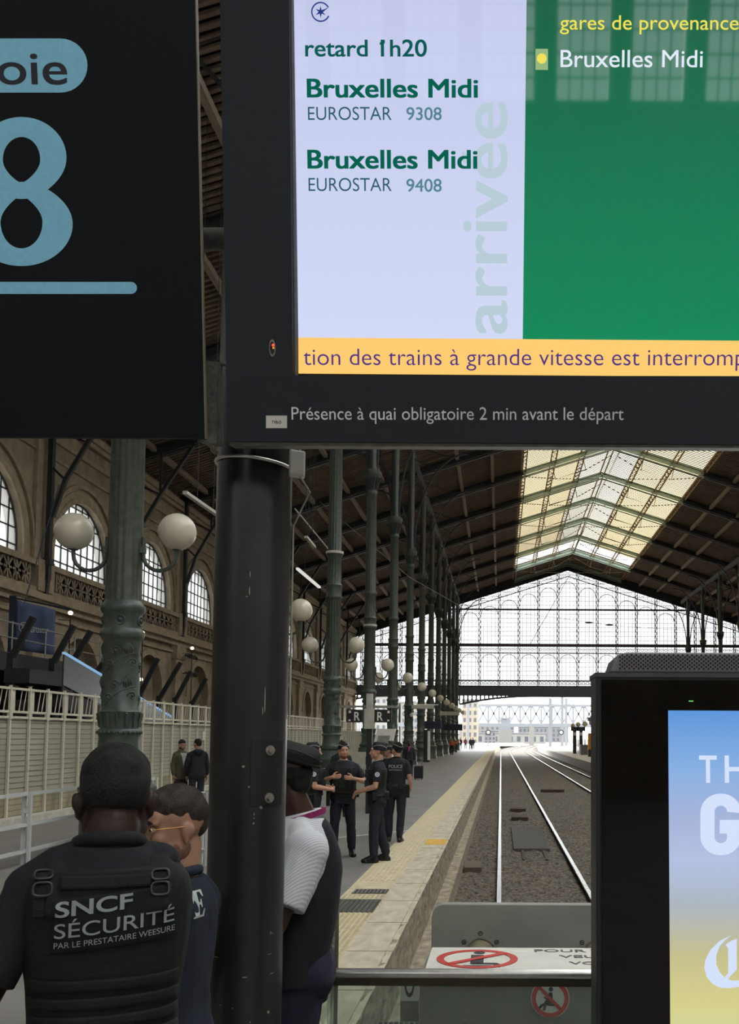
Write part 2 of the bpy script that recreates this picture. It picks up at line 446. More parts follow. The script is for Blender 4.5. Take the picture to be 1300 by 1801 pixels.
# purlins along the hall
k = 1
for x in (XS0, XC - 2 * RW, XC - RW, XC, XC + RW, XC + 2 * RW, XS1):
    mb = MB(); z = zr(x) - .3
    for dx in (-.22, .22): mb.box(x + dx - .05, x + dx + .05, YF, YG, z - .14, z)
    y = YF
    if x not in (XC,):
        while y < YG: mb.bar((x - .22, y, z - .07), (x + .22, y + .6, z - .07), .04, .04); mb.bar((x + .22, y + .6, z - .07), (x - .22, y + 1.2, z - .07), .04, .04); y += 1.2
    struct(mb, f'trim_{k}', M('skylight_purlin', (142, 118, 82), .7, var=.15)); k += 1
for x in (-20.2, -17.5, -14.8, -12.1, -9.4, -3.55, -.85, 20.65, 23.3, 29.2, 31.9, 34.6, 37.3, 40.0):
    z = zr(x) - .18
    struct(MB().box(x - .13, x + .13, YF, YG, z - .3, z), f'trim_{k}', m_purlin); k += 1
# roof frames
def frame(kf):
    yy = Y0 + kf * BAY
    nm = f'{ordinal(kf - 2)} iron roof frame beyond the screens, counted from the camera' if kf < 13 else 'last iron roof frame, right against the glazed gable'
    t = thing('roof_frame', nm, 'roof truss', (XC, yy, 0), group='iron roof frames')
    rel = lambda x: zr(x) - .42
    a = MB(); b = MB()
    for sgn in (-1, 1):
        mid = 8.05; out = 31.9 if sgn > 0 else XC - XL
        for (u0, u1, mb) in ((0, mid, b), (mid, out, a)):
            p, q = Vector((sgn * u0, 0, rel(XC + u0))), Vector((sgn * u1, 0, rel(XC + u1)))
            mb.bar(p + Vector((0, 0, .18)), q + Vector((0, 0, .18)), .34, .07); mb.bar(p, q, .10, .5); mb.bar(p - Vector((0, 0, .42)), q - Vector((0, 0, .42)), .34, .07)
    a.build('rafter', m_irondk, t, label='dark outer rafter'); b.build('rafter', m_trusspale, t, label='pale green rafter under the skylight')  # one painted beam; shade outside the skylight is put into the outer colour
    mb = MB()
    for sgn in (-1, 1):
        for u in (2.7, 5.4):
            p = Vector((sgn * u, 0, rel(XC + u) - .4)); mb.tube([p, p + Vector((-sgn * .25, 0, -1.1))], .035, 6)
        mb.tube([(sgn * .2, 0, 27.0), (sgn * 2.4, 0, rel(XC + 2.7) - 1.4), (sgn * 5.2, 0, rel(XC + 5.4) - 1.4), (sgn * 8.0, 0, rel(XC + 8) - .4)], .028, 6)
    mb.tube([(-5.2, 0, rel(XC + 5.4) - 1.4), (5.2, 0, rel(XC + 5.4) - 1.4)], .022, 6)
    mb.build('tie_rod', M('rusty_tie_rod', (92, 74, 52), .7), t)
    return t
for kf in range(2, 14): frame(kf)
# cable slung under the ridge, wire ropes
m_cable = M('black_cable', (30, 30, 32), .6)
tag(MB().tube([px(1098, 778, 84), px(1055, 865, 108), px(1009, 973, 133)], .07, 8).build('ridge_cable', m_cable), 'dark cable slung beneath the ridge of the yellow skylight', 'cable')
tag(MB().tube([(10.2, 143.4, 26.2), (7.3, 143.4, 21.0), (4.2, 143.4, 15.6)], .04, 6).build('slanting_rope', m_cable), 'thin slanting rope hanging in front of the glazed gable', 'cable')
mb = MB(); mb.tube([px(820, 1070, 118), px(960, 1084, 118), px(1085, 1101, 118), px(1260, 1112, 118)], .02, 6)
cw = mb.build('cross_span_wire', m_cable)
tag(cw, 'thin overhead wire with insulators crossing in front of the gable', 'overhead wire')
mb = MB()
for (x, y) in ((1036, 1095), (1072, 1099)): p = px(x, y, 118); mb.ball(p, (.5, .12, .12), 10, 6)
mb.build('insulator', m_irondk, cw)
mb = MB(); mb.tube([px(560, 880, 60), px(720, 1015, 60), px(808, 1065, 75), px(850, 1066, 100)], .018, 6)
tag(mb.build('span_wire', m_galv), 'thin grey wire strung between the green columns', 'overhead wire')

# ------------------------------------------------------------------ side walls with arched windows
SILL, SPR, HW = 10.0, 10.5, 3.45
def arch_pts(yc, hw=HW, sill=SILL, spr=SPR, n=24):
    return [(yc - hw, sill), (yc - hw, spr)] + [(yc - hw * math.cos(PI * i / n), spr + hw * math.sin(PI * i / n)) for i in range(1, n)] + [(yc + hw, spr), (yc + hw, sill)]
g_win = Glass('old_window_glass', (.22, .22, .21), .6, trans=True, gloss=False)
def side_wall(name, x, sgn, wn):
    """sgn = +1: the room lies on the +X side"""
    mb = MB(); ZT = zr(x) + .1; bays = range(-4, 13)
    f = lambda y, z, d=0.: (x - sgn * d, y, z)
    y_first, y_last = YF, YG
    prev = y_first
    for kb in bays:
        yc = Y0 + (kb + .5) * BAY; ya, yb = yc - BAY / 2, yc + BAY / 2
        if kb == -4: ya = YF
        P = arch_pts(yc)
        mb.add([f(ya, 0), f(yc - HW, 0), f(yc - HW, ZT), f(ya, ZT)], [(0, 1, 2, 3)])
        mb.add([f(yc + HW, 0), f(yb, 0), f(yb, ZT), f(yc + HW, ZT)], [(0, 1, 2, 3)])
        # lower wall with a blind arch recess
        L = arch_pts(yc, 2.3, 0, 4.6)
        mb.add([f(yc - HW, 0), f(yc - 2.3, 0), f(yc - 2.3, SILL), f(yc - HW, SILL)], [(0, 1, 2, 3)])
        mb.add([f(yc + 2.3, 0), f(yc + HW, 0), f(yc + HW, SILL), f(yc + 2.3, SILL)], [(0, 1, 2, 3)])
        for (a, b) in zip(L[1:-1], L[2:-1]): mb.add([f(*a), f(*b), f(b[0], SILL), f(a[0], SILL)], [(0, 1, 2, 3)])
        for (a, b) in zip(L, L[1:]): mb.add([f(*a), f(*a, .5), f(*b, .5), f(*b)], [(0, 1, 2, 3)])
        mb.add([f(yc - 2.3, 0, .5), f(yc + 2.3, 0, .5), f(yc + 2.3, 7, .5), f(yc - 2.3, 7, .5)], [(0, 1, 2, 3)])
        for (a, b) in zip(P[1:-1], P[2:-1]): mb.add([f(*a), f(*b), f(b[0], ZT), f(a[0], ZT)], [(0, 1, 2, 3)])
        for (a, b) in zip(P, P[1:] + P[:1]): mb.add([f(*a), f(*a, .75), f(*b, .75), f(*b)], [(0, 1, 2, 3)])
    struct(mb, name, m_stone)
    # mouldings
    mb = MB()
    for kb in bays:
        if kb < 0: continue
        yc = Y0 + (kb + .5) * BAY
        c = (x, yc, SPR); a, b = (0, 1, 0), (0, 0, 1)
        for (r0, r1, d) in ((HW, HW + .3, .10), (HW + .3, HW + .62, .06), (HW + .75, HW + .95, .16)):
            for (t0, t1) in ((0, PI),):
                mb.ring((x, yc, SPR), a, b, r0, r1, sgn * d, t0, t1, 24)
            mb.box(*sorted((x, x + sgn * d)), yc - r1, yc - r0, SILL - .1, SPR); mb.box(*sorted((x, x + sgn * d)), yc + r0, yc + r1, SILL - .1, SPR)
        mb.ring((x, yc, 4.6), a, b, 2.3, 2.65, sgn * .1, 0, PI, 20)
    for (z0, z1, d) in ((17.1, 17.35, .25), (17.35, 17.7, .4), (16.2, 16.45, .12), (15.3, 15.45, .1), (9.75, 10.02, .45), (8.2, 8.5, .55), (8.5, 8.75, .4), (7.4, 7.55, .15), (7.9, 8.2, .3)):
        mb.box(*sorted((x, x + sgn * d)), 5, YG, z0, z1)
    for kb in range(0, 14):
        yc = Y0 + kb * BAY
        mb.box(*sorted((x, x + sgn * .3)), yc - .75, yc + .75, 0, 7.6); mb.box(*sorted((x, x + sgn * .42)), yc - .9, yc + .9, 7.0, 7.9)
        mb.box(*sorted((x, x + sgn * .48)), yc - .8, yc + .8, 8.6, 10.1); mb.box(*sorted((x, x + sgn * .2)), yc - .7, yc + .7, 10, 17)
    struct(mb, 'trim_%d' % wn, m_stonelt)
    # carved lattice band under each window
    mb = MB()
    for kb in range(1, 13):
        yc = Y0 + (kb + .5) * BAY; xx = x + sgn * .3
        for i in range(9):
            ya = yc - 3.6 + i * .8; yb = ya + .8; z0, z1 = 8.8, 9.72
            for (p, q) in (((ya, z0), (yb, z1)), ((ya, z1), (yb, z0)), ((ya, z0), (ya, z1)), ((yb, z0), (yb, z1)), (((ya + yb) / 2, z0), ((ya + yb) / 2, z1)), ((ya, (z0 + z1) / 2), (yb, (z0 + z1) / 2))):
                mb.bar((xx, *p), (xx, *q), .1, .09, up=(1, 0, 0))
        mb.box(*sorted((x + sgn * .02, x + sgn * .06)), yc - 3.7, yc + 3.7, 8.75, 9.75)
    struct(mb, 'trim_%d' % (wn + 1), m_stone)
    return bays
m_wbar = M('window_glazing_bar', (52, 54, 56), .6)
def arch_window(n, x, sgn, kb):
    yc = Y0 + (kb + .5) * BAY; xg = x - sgn * .3
    P = arch_pts(yc)
    me = MB(); me.add([(xg, *p) for p in P], [tuple(range(len(P)))])
    wobj = struct(me, 'window_%d' % n, g_win, fix=False)
    mb = MB(); nv = 9
    for i in range(1, nv):
        u = -HW + 2 * HW * i / nv; zt = SPR + math.sqrt(max(0, HW * HW - u * u))
        mb.box(xg - .04, xg + .04, yc + u - .035, yc + u + .035, SILL, zt)
    z = SILL + .55
    while z < SPR + HW - .1:
        hw = HW if z < SPR else math.sqrt(max(0, HW * HW - (z - SPR) ** 2))
        mb.box(xg - .04, xg + .04, yc - hw, yc + hw, z - .03, z + .03); z += .78
    for (a, b) in zip(P, P[1:] + P[:1]): mb.bar((xg, *a), (xg, *b), .12, .12)
    mb.build('glazing_bar', m_wbar, wobj)
wn = 60
for kb in side_wall('wall_left', XL, 1, 60): pass
side_wall('wall_right', XR, -1, 62)
nw = 2
for kb in range(-3, 13):
    arch_window(nw, XL, 1, kb); nw += 1
for kb in range(-3, 13):
    arch_window(nw, XR, -1, kb); nw += 1
# iron brackets standing on the wall between the windows
for i, kb in enumerate(range(3, 13)):
    yy = Y0 + kb * BAY
    if kb in (3, 4, 5): nm = ['dark iron roof bracket on the stone wall between the first two arched windows', 'dark iron roof bracket on the stone wall, just behind the nearest green column', 'dark iron roof bracket on the stone wall left of the fourth arched window'][kb - 3]
    else: nm = f'dark iron roof bracket on the stone wall, {ordinal(kb - 3)} from the camera'
    t = thing('wall_bracket', nm, 'roof bracket', (XL + .5, yy, 0), group='iron brackets along the stone wall')
    mb = MB(); zt = zr(XL + .5) - .6
    mb.box(-.1, .12, -.16, .16, 9.2, zt); mb.box(-.15, .2, -.22, .22, 9.9, 10.2); mb.bar((.02, 0, 9.3), (-.1, 0, 8.3), .25, .2)
    mb.build('post', m_irondk, t)
    mb = MB(); pts = [Vector((.15, 0, 12.2)), Vector((.7, 0, 14)), Vector((1.7, 0, 15.8)), Vector((3.6, 0, zr(XL + 4.1) - .7))]
    for a, b in zip(pts, pts[1:]): mb.bar(a, b, .18, .2, up=(0, 1, 0))
    for (a, z) in ((pts[1], 14.6), (pts[2], 16.5)): mb.bar(a, (.05, 0, z), .1, .12, up=(0, 1, 0))
    mb.bar((1.7, 0, 15.8), (1.7, 0, zr(XL + 2.2) - .6), .12, .12)
    mb.build('brace', m_irondk, t)

# ------------------------------------------------------------------ wall behind the camera (concourse facade)
mb = MB(); x = XL - .6
zt = lambda x: zr(x) + .1
def fq(x0, x1, z0, z1a, z1b): mb.add([(x0, YF, z0), (x1, YF, z0), (x1, YF, z1b), (x0, YF, z1a)], [(0, 1, 2, 3)])
fq(XL - .6, XR + .6, 0, 11.5, 11.5)
xs = []; x = -19.5
while x < 39: xs.append(x); x += 2.1
fq(XL - .6, xs[0], 11.5, 17.0, 17.0); fq(xs[-1] + 1.45, XR + .6, 11.5, 17, 17)
for a, b in zip(xs, xs[1:]): fq(a + 1.45, b, 11.5, 17.0, 17.0)
for a, b in ((XL - .6, XC), (XC, XR + .6)): fq(a, b, 17.0, zt(a), zt(b))
struct(mb, 'wall_front', m_stone, fix=False)
mb = MB()
for x in xs: mb.add([(x, YF - .2, 11.5), (x + 1.45, YF - .2, 11.5), (x + 1.45, YF - .2, 17), (x, YF - .2, 17)], [(0, 1, 2, 3)])
wf = struct(mb, 'window_%d' % nw, Glass('facade_window_glass', (.42, .43, .45), .6, trans=True, gloss=False), fix=False); nw += 1
mb = MB()
for x in xs:
    for i in range(1, 4): mb.box(x + i * .36 - .02, x + i * .36 + .02, YF - .15, YF - .1, 11.5, 17)
    for j in range(1, 9): mb.box(x, x + 1.45, YF - .15, YF - .1, 11.5 + j * .6 - .02, 11.5 + j * .6 + .02)
mb.build('glazing_bar', m_wbar, wf)

# ------------------------------------------------------------------ glazed gable at the far end
g_gab = Glass('gable_glass', (.225, .225, .225), .9, trans=True, gloss=False)
zg = lambda x: 26.9 - SL * abs(x - XC)
ZB = 9.4
mb = MB()
mb.add([(XL, YG, ZB), (XR, YG, ZB), (XR, YG, zg(XR)), (XC, YG, zg(XC)), (XL, YG, zg(XL))], [(0, 1, 2, 3, 4)])
gw = struct(mb, 'window_%d' % nw, g_gab, fix=False); nw += 1
m_gb = M('gable_glazing_bar', (92, 92, 98), .6); m_gm = M('gable_mullion_iron', (66, 78, 84), .55); m_gt = M('gable_transom_iron', (62, 48, 52), .6)
mb = MB(); BW = (XB - XA) / 11
x = XA - 5 * BW
sub = BW / 5
i = -5 * 5
while XA + i * sub < XR:
    x = XA + i * sub
    if x > XL: mb.box(x - .022, x + .022, YG - .05, YG, ZB, zg(x))
    i += 1
z = ZB + .3
while z < zg(XC):
    hw = min(31.8, (zg(XC) - z) / SL); mb.box(XC - hw, XC + hw, YG - .05, YG, z - .022, z + .022); z += .66
mb.build('glazing_bar', m_gb, gw)
ms = [XA + i * BW for i in range(-5, 17)]
for x in ms:
    if not XL < x < XR: continue
    mb = MB(); zt_ = zg(x)
    for d in (-.17, .17): mb.box(x + d - .035, x + d + .035, YG - .3, YG - .05, ZB, zt_)
    z = ZB; s = 1
    while z < zt_ - .4: mb.bar((x - .15 * s, YG - .18, z), (x + .15 * s, YG - .18, z + .42), .08, .1, up=(0, 1, 0)); z += .42; s = -s
    mb.build('mullion', m_gm, gw)
mb = MB()
for (z, h) in ((20.9, .22), (15.55, .42)):
    hw = min(31.8, (zg(XC) - z) / SL); mb.box(XC - hw, XC + hw, YG - .45, YG - .02, z - h / 2, z + h / 2)
mb.box(XL, XR, YG - .3, YG - .05, 14.35, 14.45); mb.box(XL, XR, YG - .35, YG - .02, 10.15, 10.3); mb.box(XL, XR, YG - .35, YG - .02, 9.3, 9.5)
for sgn in (-1, 1):
    for d in (0, .95): mb.bar((XC, YG - .2, zg(XC) - d), (XC + sgn * 31.8, YG - .2, zg(XR) - d), .12, .12, up=(0, 1, 0))
mb.build('transom', m_gt, gw)
mb = MB()
for a, b in zip(ms, ms[1:]):
    if a < XL or b > XR: continue
    c = (a + b) / 2
    mb.ring((c, YG - .1, 14.25 - BW / 2 + .15), (1, 0, 0), (0, 0, 1), BW / 2 - .28, BW / 2 - .2, .08, 0, PI, 16)
    if abs(c - XC) < 17: mb.ring((c, YG - .1, min(zg(a), zg(b)) - 1.15 - BW / 2 + .1), (1, 0, 0), (0, 0, 1), BW / 2 - .28, BW / 2 - .2, .08, 0, PI, 16)
    for i in range(5):
        xx = a + (i + .5) * BW / 5
        mb.ring((xx, YG - .1, 14.9), (1, 0, 0), (0, 0, 1), .15, .21, .08, seg=10); mb.ring((xx, YG - .1, 9.9), (1, 0, 0), (0, 0, 1), .17, .25, .1, seg=8)
        if a > XL:
            zz = min(zg(xx - .2), zg(xx + .2)) - .5; mb.ring((xx, YG - .1, zz), (1, 0, 0), (0, 0, 1), .15, .2, .08, seg=10)
mb.build('tracery', m_gm, gw)
# closed boarding between gable glass and roof
mb = MB()
for a, b in ((XL - .6, XC), (XC, XR + .6)): mb.add([(a, YG + .05, zg(a) - .05), (b, YG + .05, zg(b) - .05), (b, YG + .05, zr(b) + .1), (a, YG + .05, zr(a) + .1)], [(0, 1, 2, 3)])
struct(mb, 'wall_back', M('gable_boarding', (46, 46, 50), .8), fix=False)
# bottom girder, arched over the tracks, with a comb of openings at its ends
mb = MB()
for (xa, xb) in ((XL, XA), (XA, XB), (XB, XR)):
    n = 30; c = (xa + xb) / 2; hw = (xb - xa) / 2
    low = lambda x: 7.95 - (.02 if hw < 10 else .010) * max(0, abs(x - c) - hw * .3) ** 2
    mb.box(xa, xb, YG - .5, YG - .1, 7.95, 9.35)
    for i in range(n):
        x0 = xa + (xb - xa) * i / n; x1 = xa + (xb - xa) * (i + 1) / n
        mb.bar((x0, YG - .3, low(x0)), (x1, YG - .3, low(x1)), .3, .16, up=(0, 1, 0))
    x = xa
    while x < xb: 
        mb.box(x - .12, x + .12, YG - .4, YG - .2, low(x), 8.0); x += .62
tag(mb.build('trim_100', M('gable_girder_iron', (74, 78, 88), .6, var=.15)), kind='structure')
# ------------------------------------------------------------------ iron columns
F = .018
prof = [(.60, 0), (.60, .16), (.56, .2), (.56, .95), (.60, 1.0), (.60, 1.06), (.50, 1.12), (.47, 1.2), (.46, 1.36), (.37, 1.38), (.37, 1.40), (.41, 1.42), (.42, 1.47), (.41, 1.53), (.36, 1.55), (.345, 1.58), (.325, 1.68), (.312, 1.86),
        (.325, 1.90), (.335, 1.94), (.325, 1.98), (.30, 2.0), (.305, 2.22), (.325, 2.27), (.30, 2.29), (.29, 2.3), (.285, 3.42), (.32, 3.46), (.345, 3.5), (.345, 3.57), (.31, 3.61), (.30, 3.64),
        (.30, 3.86), (.33, 3.9), (.345, 3.93), (.345, 4.0), (.31, 4.04), (.29, 4.08), (.285, 4.1, F), (.262, 6.9, F), (.27, 6.92), (.305, 6.96), (.315, 7.02), (.28, 7.08), (.285, 7.4), (.31, 7.44), (.27, 7.5),
        (.262, 7.52, F), (.255, 8.5, F), (.29, 8.55), (.30, 8.65), (.26, 8.72), (.25, 8.75, F), (.232, 13.3, F), (.26, 13.34), (.27, 13.42), (.235, 13.5), (.26, 13.7), (.33, 14.0), (.42, 14.25), (.44, 14.3), (.44, 14.45), (.36, 14.5),
        (.25, 14.55), (.22, 14.7), (.21, 21.6)]
me_body = None; me_orn = None; me_brk = None
mb = MB(); mb.lathe(prof, 80, flute=16); me_body = mb.mesh('shaft', [m_green, M('grimy_column_paint', (68, 72, 63), .55, var=.3, scale=9, bump=.25, bscale=30)], 50)
for p in me_body.polygons: p.material_index = 1 if p.center.z > 4.09 else 0
mb = MB()
for k in range(26): th = 2 * PI * k / 26; mb.ball((.335 * math.cos(th), .335 * math.sin(th), 1.94), .028, 8, 5)
for k in range(14):
    th = 2 * PI * k / 14; c, s_ = math.cos(th), math.sin(th)
    mb.tube([(.307 * c, .307 * s_, 2.02), (.32 * c, .32 * s_, 2.14), (.345 * c, .345 * s_, 2.25), (.35 * c, .35 * s_, 2.2)], [.012, .022, .02, .008], 6)
for k in range(5):
    th = 2 * PI * k / 5 - 1.35; c = Vector((.30 * math.cos(th), .30 * math.sin(th), 3.75)); a = Vector((-math.sin(th), math.cos(th), 0))
    pts = [c + a * (.075 * math.cos(q)) + Vector((0, 0, .075 * math.sin(q))) for q in [2 * PI * i / 12 for i in range(12)]]
    mb.tube(pts, .014, 6, closed=True); mb.ball(c, .035, 8, 6)
def on_drum(th, z, r=.292): return Vector((r * math.cos(th), r * math.sin(th), z))
for k in range(3):
    t0 = 2 * PI * k / 3 - 1.9
    for z0 in (2.38, 2.92):
        # a leaning stem with spiral tendrils and a drooping leaf
        mb.tube([on_drum(t0 + 1.9 * u - .2, z0 + .30 * u + .08 * math.sin(3 * u)) for u in [i / 14 for i in range(15)]], [.014 - .0006 * i for i in range(15)], 6)
        for (dt, dz, sg) in ((.35, .2, 1), (1.35, .02, -1), (.0, -.02, 1)):
            pts = []
            for i in range(18):
                q = i / 17 * 2 * PI * 1.25; rr = .085 * (1 - i / 20)
                pts.append(on_drum(t0 + dt + sg * rr * math.cos(q) / .29, z0 + dz + .12 + rr * math.sin(q)))
            mb.tube(pts, [.012 - .0004 * i for i in range(18)], 6); mb.ball(pts[-1], .024, 8, 5)
        for j in range(5):
            th = t0 + 1.0 + .12 * (j - 2); L_ = .20 - .035 * abs(j - 2)
            mb.tube([on_drum(t0 + 1.0, z0 + .46), on_drum(th, z0 + .46 - L_ * .6, .305), on_drum(th + .02 * (j - 2), z0 + .46 - L_, .295)], [.02, .022, .005], 6)
me_orn = mb.mesh('relief_ornament', m_green, 60)
mb = MB()
for k in range(16):
    th = 2 * PI * k / 16; c, s_ = math.cos(th), math.sin(th)
    mb.tube([(.24 * c, .24 * s_, 13.55), (.30 * c, .30 * s_, 13.85), (.40 * c, .40 * s_, 14.1), (.46 * c, .46 * s_, 14.12)], [.03, .045, .035, .015], 6)
me_cap = mb.mesh('capital_leaves', m_irondk, 60)
def arcs(mb, sx, y0=0):
    pts = [Vector((sx * (.22 + 3.6 * (1 - math.cos(q))), y0, 14.6 + 6.6 * math.sin(q))) for q in [PI / 2 * i / 10 for i in range(11)]]
    for a, b in zip(pts, pts[1:]): mb.bar(a, b, .10, .14, up=(0, 1, 0))
    for i in (4, 6, 8): mb.bar(pts[i], (sx * .2, y0, pts[i].z + .9), .06, .06, up=(0, 1, 0))
mb = MB()
for sx in (-1, 1): arcs(mb, sx)
for sy in (-1, 1):
    pts = [Vector((0, sy * (.22 + 2.6 * (1 - math.cos(q))), 14.6 + 6.2 * math.sin(q))) for q in [PI / 2 * i / 8 for i in range(9)]]
    for a, b in zip(pts, pts[1:]): mb.bar(a, b, .10, .10, up=(1, 0, 0))
mb.box(-.1, .1, -BAY / 2, BAY / 2, 21.2, 21.7)
me_brk = mb.mesh('arched_bracket', m_irondk)
m_col2 = M('column_green_paint_dark', (66, 78, 72), .45, var=.3, scale=7)
def column(name_label, x, y, grp):
    t = thing('iron_column', name_label, 'column', (x, y, 0), group=grp); t['kind'] = 'thing'
    link('shaft', me_body, t); link('relief_ornament', me_orn, t); link('capital_leaves', me_cap, t); link('arched_bracket', me_brk, t)
    return t
# globe lamps
mb = MB(); mb.ball((.85, 0, 5.24), .305, 32, 20); me_globe = mb.mesh('globe', m_globe, 80)
mb = MB(); pts = [(.30, 0, 5.15), (.30, 0, 4.95)] + [(.575 - .275 * math.cos(PI * i / 10), 0, 4.86 - .27 * math.sin(PI * i / 10)) for i in range(11)] + [(.85, 0, 4.95)]
mb.tube(pts, .033, 10); mb.lathe([(.07, 4.93), (.085, 4.96), (.06, 4.99)], 16, c=(.85, 0, 0)); mb.box(.22, .33, -.06, .06, 4.88, 4.98)
me_arm = mb.mesh('arm', m_green, 60)
def lamp(label, x, y, flip):
    t = thing('globe_lamp', label, 'lamp', (x, y, 0), PI if flip else 0, 'globe lamps on the green columns')
    link('globe', me_globe, t); link('arm', me_arm, t)
for k in range(13):
    yy = Y0 + k * BAY
    if k == 0: nm = 'nearest green iron column with relief scrollwork, behind the security guard'; wh = 'nearest green column'
    elif k == 1: nm = 'green iron column hidden right behind the thick black steel post'; wh = 'green column hidden by the black post'
    elif k == 2: nm = 'green iron column behind the group of policemen, first right of the black post'; wh = 'first green column right of the black post'
    else:
        o_ = ordinal(k - 2); nm = f'{o_} green iron column right of the black post, along the platform'; wh = f'{o_} green column right of black post'
        if k == 12: nm = 'last green iron column of the platform row, beside the glazed gable'; wh = 'last green column of the platform row'
    column(nm, XA, yy, 'green columns along the platform')
    for fl, sd in ((True, 'left'), (False, 'right')):
        if k == 1 and fl: continue
        lamp(f'white globe lamp, {sd} arm, {wh}', XA, yy, fl)
for i, k in enumerate((12, 11, 10, 9)):
    nm = ['first', 'second', 'third', 'fourth'][i] + ' dark iron column from the gable, above the advertising screen'
    t = column(nm, XB, Y0 + k * BAY, 'dark columns above the advertising screen')
# brackets and small equipment on columns
t = thing('platform_display', 'grey flat display box on the fourth green column right of the black post', 'display', (-6.2 + .75, Y0 + 5 * BAY - .5, 0))
MB().box(-.5, .9, -.35, .35, 3.75, 3.98).build('housing', m_offw, t); MB().box(-.62, -.5, -.1, .6, 3.8, 3.9).build('arm', m_irondk, t)
mb = MB(); mb.box(-.2, 1.25, -.03, .03, 3.98, 4.05); mb.build('cap', m_white, t)
t = thing('security_camera', 'small white camera under the grey display box on the column', 'camera', (-5.95, Y0 + 5 * BAY - .8, 3.4))
MB().bar((.1, 0, 0), (.0, -.35, -.12), .16, .16).build('housing', m_white, t); MB().tube([(.05, -.1, 0), (.05, .0, .3), (-.1, .2, .35)], .03, 8).build('bracket', m_galv, t)
for (k, z, nm) in ((2, 8.62, 'pale steel clamp ring high on the first green column right of the post'), (3, 7.05, 'pale conduit clamp on the second green column right of the post')):
    mb = MB(); r = .315; mb.ring((XA, Y0 + k * BAY, z), (1, 0, 0), (0, 1, 0), r - .05, r + .015, .09, seg=32)
    tag(mb.build('clamp_ring', m_offw, smooth=40), nm, 'clamp ring')

# ------------------------------------------------------------------ light-grey security wall with fence, kerb
m_clad = M('grey_beige_cladding', (174, 169, 152), .7, var=.1, scale=.8)
m_cladline = M('cladding_gap', (120, 114, 100), .8)
m_dirt = M('grimy_cladding', (158, 150, 122), .8, var=.35, scale=2.5, stretch=(1, 1, .3))
m_fence = M('cream_fence_paint', (214, 208, 188), .6, var=.08)
t = thing('security_wall', 'long grey cladded security wall with a cream railing fence on its top', 'wall', (-10.5, 17, 0)); t['kind'] = 'thing'
L_ = 62.
MB().box(-.12, 0, 0, L_, .62, 2.24).build('cladding', m_clad, t)
MB().box(-.12, .004, 0, L_, 0, .62).build('base_cladding', m_dirt, t, label='grimy lower cladding')
mb = MB(); z = .14
while z < 2.2: mb.box(0, .008, 0, L_, z, z + .014); z += .118
mb.build('cladding_joint', m_cladline, t)
mb = MB()
for z in (2.24, 2.36, 2.86): mb.box(-.03, .05, 0, L_, z, z + .05)
mb.build('fence_rail', m_fence, t)
mb = MB(); mb.box(.0, .05, -.03, .03, 0, 2.95); mb.box(-.005, .06, -.06, .06, 2.22, 2.42); me_post = mb.mesh('fence_post', m_fence)
for i in range(73):
    o = link('fence_post', me_post, t); o.location = (.01, .2 + .85 * i, 0)
mb = MB()
i = 0
while .2 + .85 * i < L_ - 1:
    ya = .2 + .85 * i
    mb.box(-.01, .02, ya + .10, ya + .24, 2.41, 2.86)
    for q in (.45, .65): mb.bar((0, ya + q, 2.41), (0, ya + q + .12, 2.86), .015, .015)
    i += 1
mb.build('fence_infill', m_fence, t)
t2 = MB().box(-10.48, -10.15, 17, 79, 0, .14).build('concrete_kerb', M('pale_kerb', (205, 200, 186), .8, var=.15), smooth=None)
tag(t2, 'pale concrete kerb along the foot of the grey security wall', 'kerb'); t2['kind'] = 'thing'
for (y, z) in ((27.6, 1.86), (34.0, 1.93), (43, 2.0)):
    wh = {27.6: 'left of the nearest green column base', 34.0: 'above the two chatting men', 43: 'just right of the black post'}[y]
    tag(MB().box(-10.49, -10.46, y, y + .3, z - .2, z + .1).build('wall_notice', m_white), f'small white notice on the security wall, {wh}', 'notice')
# white pedestrian railing
def railing(label, p, q, n, posts):
    t = thing('pedestrian_railing', label, 'railing', (*p, 0), group='white pedestrian railings')
    d = Vector((q[0] - p[0], q[1] - p[1], 0))
    mb = MB()
    for z in (1.03, .58, .2): mb.bar((0, 0, z), Vector((d.x, d.y, z)), .045, .05)
    mb.build('rail', M('railing_grey_white', (205, 208, 206), .5, var=.05), t)
    for u in posts:
        mb = MB(); c = d * u
        for s_ in (-.045, .045): mb.box(c.x + s_ - .02, c.x + s_ + .02, c.y - .03, c.y + .03, 0, 1.06)
        mb.box(c.x - .05, c.x + .05, c.y - .02, c.y + .02, .75, .82)
        mb.build('post', _mats['railing_grey_white'], t)
railing('white pedestrian railing beside the nearest column, passing behind the guard', (-6.95, 10.2), (-6.95, 19.6), 3, [.02, .435, .71, .99])
railing('short white railing piece at the left edge of the black post', (-4.55, 14.6), (-4.2, 14.2), 2, [.15, .9])

